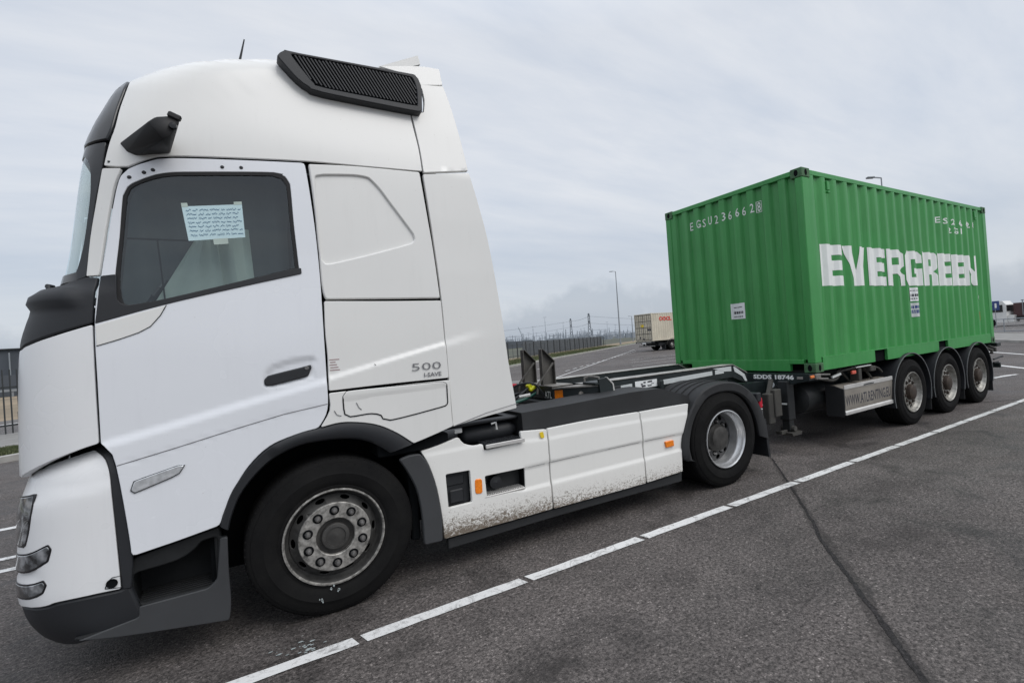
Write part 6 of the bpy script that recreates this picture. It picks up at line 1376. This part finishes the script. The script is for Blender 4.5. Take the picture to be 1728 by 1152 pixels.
# ---- high-voltage pylons, masts and switchyard
def pylon(x,y,H,label,yaw):
    T=thing('pylon',label,'pylon',(x,y,0),group='high-voltage pylons'); mb=MB(); b0=H*.085; b1=H*.035; r=.36; hs=[0,.16,.31,.44,.55,.65,.74,.82,.90,.96,1.]
    ca,sa=cos(yaw),sin(yaw)
    def W(a,b_,z): return (x+ca*a-sa*b_,y+sa*a+ca*b_,z)
    wd=lambda t:(b0+(b1-b0)*min(1,t/.62))*(1 if t<.96 else .4)
    for t0,t1 in zip(hs,hs[1:]):
        w0,w1=wd(t0),wd(t1)
        for q in((-1,-1),(1,-1),(1,1),(-1,1)): mb.bar(W(q[0]*w0,q[1]*w0,t0*H),W(q[0]*w1,q[1]*w1,t1*H),r*1.5,bev=0)
        for (q,p_) in(((-1,-1),(1,-1)),((1,-1),(1,1)),((1,1),(-1,1)),((-1,1),(-1,-1))):
            mb.bar(W(q[0]*w0,q[1]*w0,t0*H),W(p_[0]*w1,p_[1]*w1,t1*H),r,bev=0); mb.bar(W(p_[0]*w0,p_[1]*w0,t0*H),W(q[0]*w1,q[1]*w1,t1*H),r,bev=0)
    mb.obj('tower','pylon_metal',T,angle=None)
    for t,l in((.66,.135),(.93,.115)):
        mb=MB()
        for sg in(-1,1):
            e=W(sg*H*l,0,t*H+.3)
            for q in(-1,1): mb.bar(W(sg*wd(t),q*wd(t),t*H),e,r*1.4,bev=0); mb.bar(W(sg*wd(t),q*wd(t),(t+.05)*H),e,r,bev=0)
            mb.bar(e,(e[0],e[1],e[2]-2.2),.22,bev=0); m_=W(sg*H*l*.55,0,t*H); mb.bar(m_,(m_[0],m_[1],m_[2]-2.0),.2,bev=0)
        mb.obj('crossarm','pylon_metal',T,angle=None)
py=[(491.4,748.8,38.),(489.5,689.7,42.5)]
pylon(*py[0],'left of the two lattice pylons on the horizon, slightly shorter',1.0); pylon(*py[1],'right of the two lattice pylons on the horizon, slightly taller',1.0)
def wire(a,b_,sag,label,r=.10):
    A_=Vector(a); B_=Vector(b_); pts=[A_.lerp(B_,i/20)-Vector((0,0,sag*4*(i/20)*(1-i/20))) for i in range(21)]; mb=MB(); mb.tube(pts,r,4); props(mb.obj('power_line','wire',angle=None),label,'power line','power lines on the pylons')
def off(i,l,h): x,y,H=py[i]; return (x+cos(1.0)*l*H,y+sin(1.0)*l*H,h*H-2.0)
far=(120,640)
for sg,la in((-1,'near'),(1,'far')):
    for t,l,lb in((.66,.135,'lower'),(.93,.115,'upper')):
        a0=off(0,sg*l,t); a1=off(1,sg*l,t)
        wire(a0,a1,2,'%s wire on the %s side between the two pylons'%(lb,la)); wire(a0,(far[0]+sg*5,far[1],(8 if t<.8 else 19)),6,'%s wire on the %s side sagging left from the shorter pylon'%(lb,la))
        wire(a1,(980,640+sg*8,(12 if t<.8 else 22)),9,'%s wire on the %s side running right from the taller pylon'%(lb,la))
def mast(x,y,H,label,r=.14):
    T=thing('mast',label,'mast',(x,y,0)); mb=MB(); mb.tube([(x,y,0),(x,y,H*.6),(x,y,H)],[r,r*.8,r*.4],6); mb.obj('pole','mast_metal',T,angle=None)
    mb=MB(); mb.bar((x-.9,y+.5,H-.1),(x+.9,y-.5,H-.1),.14,bev=0); mb.bar((x-.5,y+.3,H*.8),(x+.5,y-.3,H*.8),.12,bev=0); mb.obj('cross_piece','mast_metal',T,angle=None)
for (x,y,H,l,r) in((150.7,254.2,15.6,'tall thin floodlight mast right of the cab, tallest left of the pylons',.14),(213.1,333.3,15.0,'thin grey mast just left of the shorter pylon',.16),(168.5,301.6,12.2,'thin mast close to the rear edge of the white cab',.18),(241.3,313.8,13.1,'grey mast between the taller pylon and the tall lamp post',.15),(226.7,324.4,9.6,'short mast between the two pylons',.15),(253.7,304.,8.0,'short mast right of the tall lamp post, before the cream container',.15),(180,330,8.6,'short grey mast left of the tall floodlight mast',.15),(262,330,11.,'thin mast right of the taller pylon, farther off',.14)): mast(x,y,H,l,r)
CR=thing('crane','far-off crane with slanted jib on the horizon next to the cab','crane',(233.4,437.1,0))
mb=MB(); mb.bar((233.4,437.1,1),(228.5,440,17),.45,bev=0); mb.bar((233.4,437.1,6),(228.5,440,17),.18,bev=0); mb.obj('jib','mast_metal',CR); mb=MB(); mb.box(231,236,435.5,439,0,3.2,0); mb.obj('cab','mast_metal',CR)
mb=MB(); rr=random.Random(21)
for i in range(330):
    px=rr.uniform(845,1085); d=rr.uniform(260,420); th=math.radians(33.5)+math.atan((px-970)/861); x=-.46+sin(th)*d; y=-4.9+cos(th)*d; H=rr.choice((2.4,2.8,3.3,4.0,5.0)) if rr.random()<.85 else rr.uniform(5,8)
    mb.bar((x,y,0),(x,y,H),rr.uniform(.10,.32),bev=0)
    if rr.random()<.45: l=rr.uniform(1.5,6); z=H*rr.uniform(.7,1); mb.bar((x,y,z),(x+l,y-l*.6,z),.16,bev=0)
    if rr.random()<.12: mb.box(x-1.5,x+1.5,y-1,y+1,0,rr.uniform(2.2,3.4),0)
props(mb.obj('switchyard','mast_metal',angle=None),'dense grey switchyard masts and gantries along the horizon','switchyard',kind='stuff')
# ---- right edge: trucks, a sign and railings beyond the next road
ZT_=.0
TA=thing('truck','far white truck cab just right of the green container, facing left','truck',(60.5,13.3,0))
mb=MB(); mb.prism([(12.35,.35),(12.35,2.0),(12.6,2.35),(14.2,2.35),(14.2,.4)],58.6,60.6,'x'); mb.obj('cab','cab_white',TA)
mb=MB(); mb.box(58.55,58.6,12.6,13.4,1.35,2.0,.0); mb.box(58.7,60.5,12.30,12.42,1.4,1.95,0); mb.obj('windscreen','gloss_black',TA)
mb=MB()
mb.lathe([(0,0),(.25,0),(.42,.02),(.42,.25)],(58.55,13.6,.42),20,'x'); mb.obj('wheel','tyre',TA)
mb=MB(); mb.box(58.8,60.4,11.9,12.35,.35,1.0,.02); mb.obj('step','cab_white',TA)
TB=thing('trailer','far dark maroon box trailer at the right edge of the frame','trailer',(61,8,0))
mb=MB(); mb.box(59.6,62.0,2.0,12.1,.85,2.10,.02); mb.obj('body','maroon',TB)
mb=MB(); mb.box(59.5,62.1,2.0,12.1,.55,.84,0); 
mb.obj('chassis_frame','dark_vehicle',TB)
for y in(9.6,8.4,5.0,3.8): mb=MB(); mb.lathe([(0,0),(.2,0),(.40,.02),(.42,.25)],(59.45,y,.42),18,'x'); mb.obj('wheel','tyre',TB)
mb=MB()
for y in(11.4,10.8): mb.box(59.50,59.58,y-.03,y+.03,.95,2.32,0)
mb.box(59.50,59.58,2.0,11.5,2.28,2.35,0); mb.obj('load_frame','post_metal',TB)
mb=MB(); mb.box(59.42,59.5,8.9,9.3,.62,.84,0); mb.obj('tail_plate','paper_white',TB)
SG=thing('road_sign','small blue and white road sign on a post beside the far white truck','sign',(55,12.05,0))
mb=MB(); mb.tube([(55,12.05,0),(55,12.05,2.0)],.03,8); mb.obj('post','post_metal',SG); mb=MB(); mb.box(54.98,55.02,11.75,12.25,1.55,2.35,.01); mb.obj('panel','blue_sign',SG); mb=MB(); mb.box(54.965,54.975,11.93,12.07,1.75,2.15,0); mb.obj('symbol','decal_white',SG)
RL=thing('railing','low grey pedestrian railing across the road at the right edge','railing',(44,5,0))
p0=Vector((42.5,9.6,0)); p1=Vector((40.8,2.0,0)); mb=MB()
for z in(.95,.15): mb.tube([p0+Vector((0,0,z)),p1+Vector((0,0,z))],.03,6)
mb.obj('rail','post_metal',RL)
for k in range(5): q=p0.lerp(p1,k/4); mb=MB(); mb.tube([q,q+Vector((0,0,.97))],.03,6); mb.obj('post','post_metal',RL)
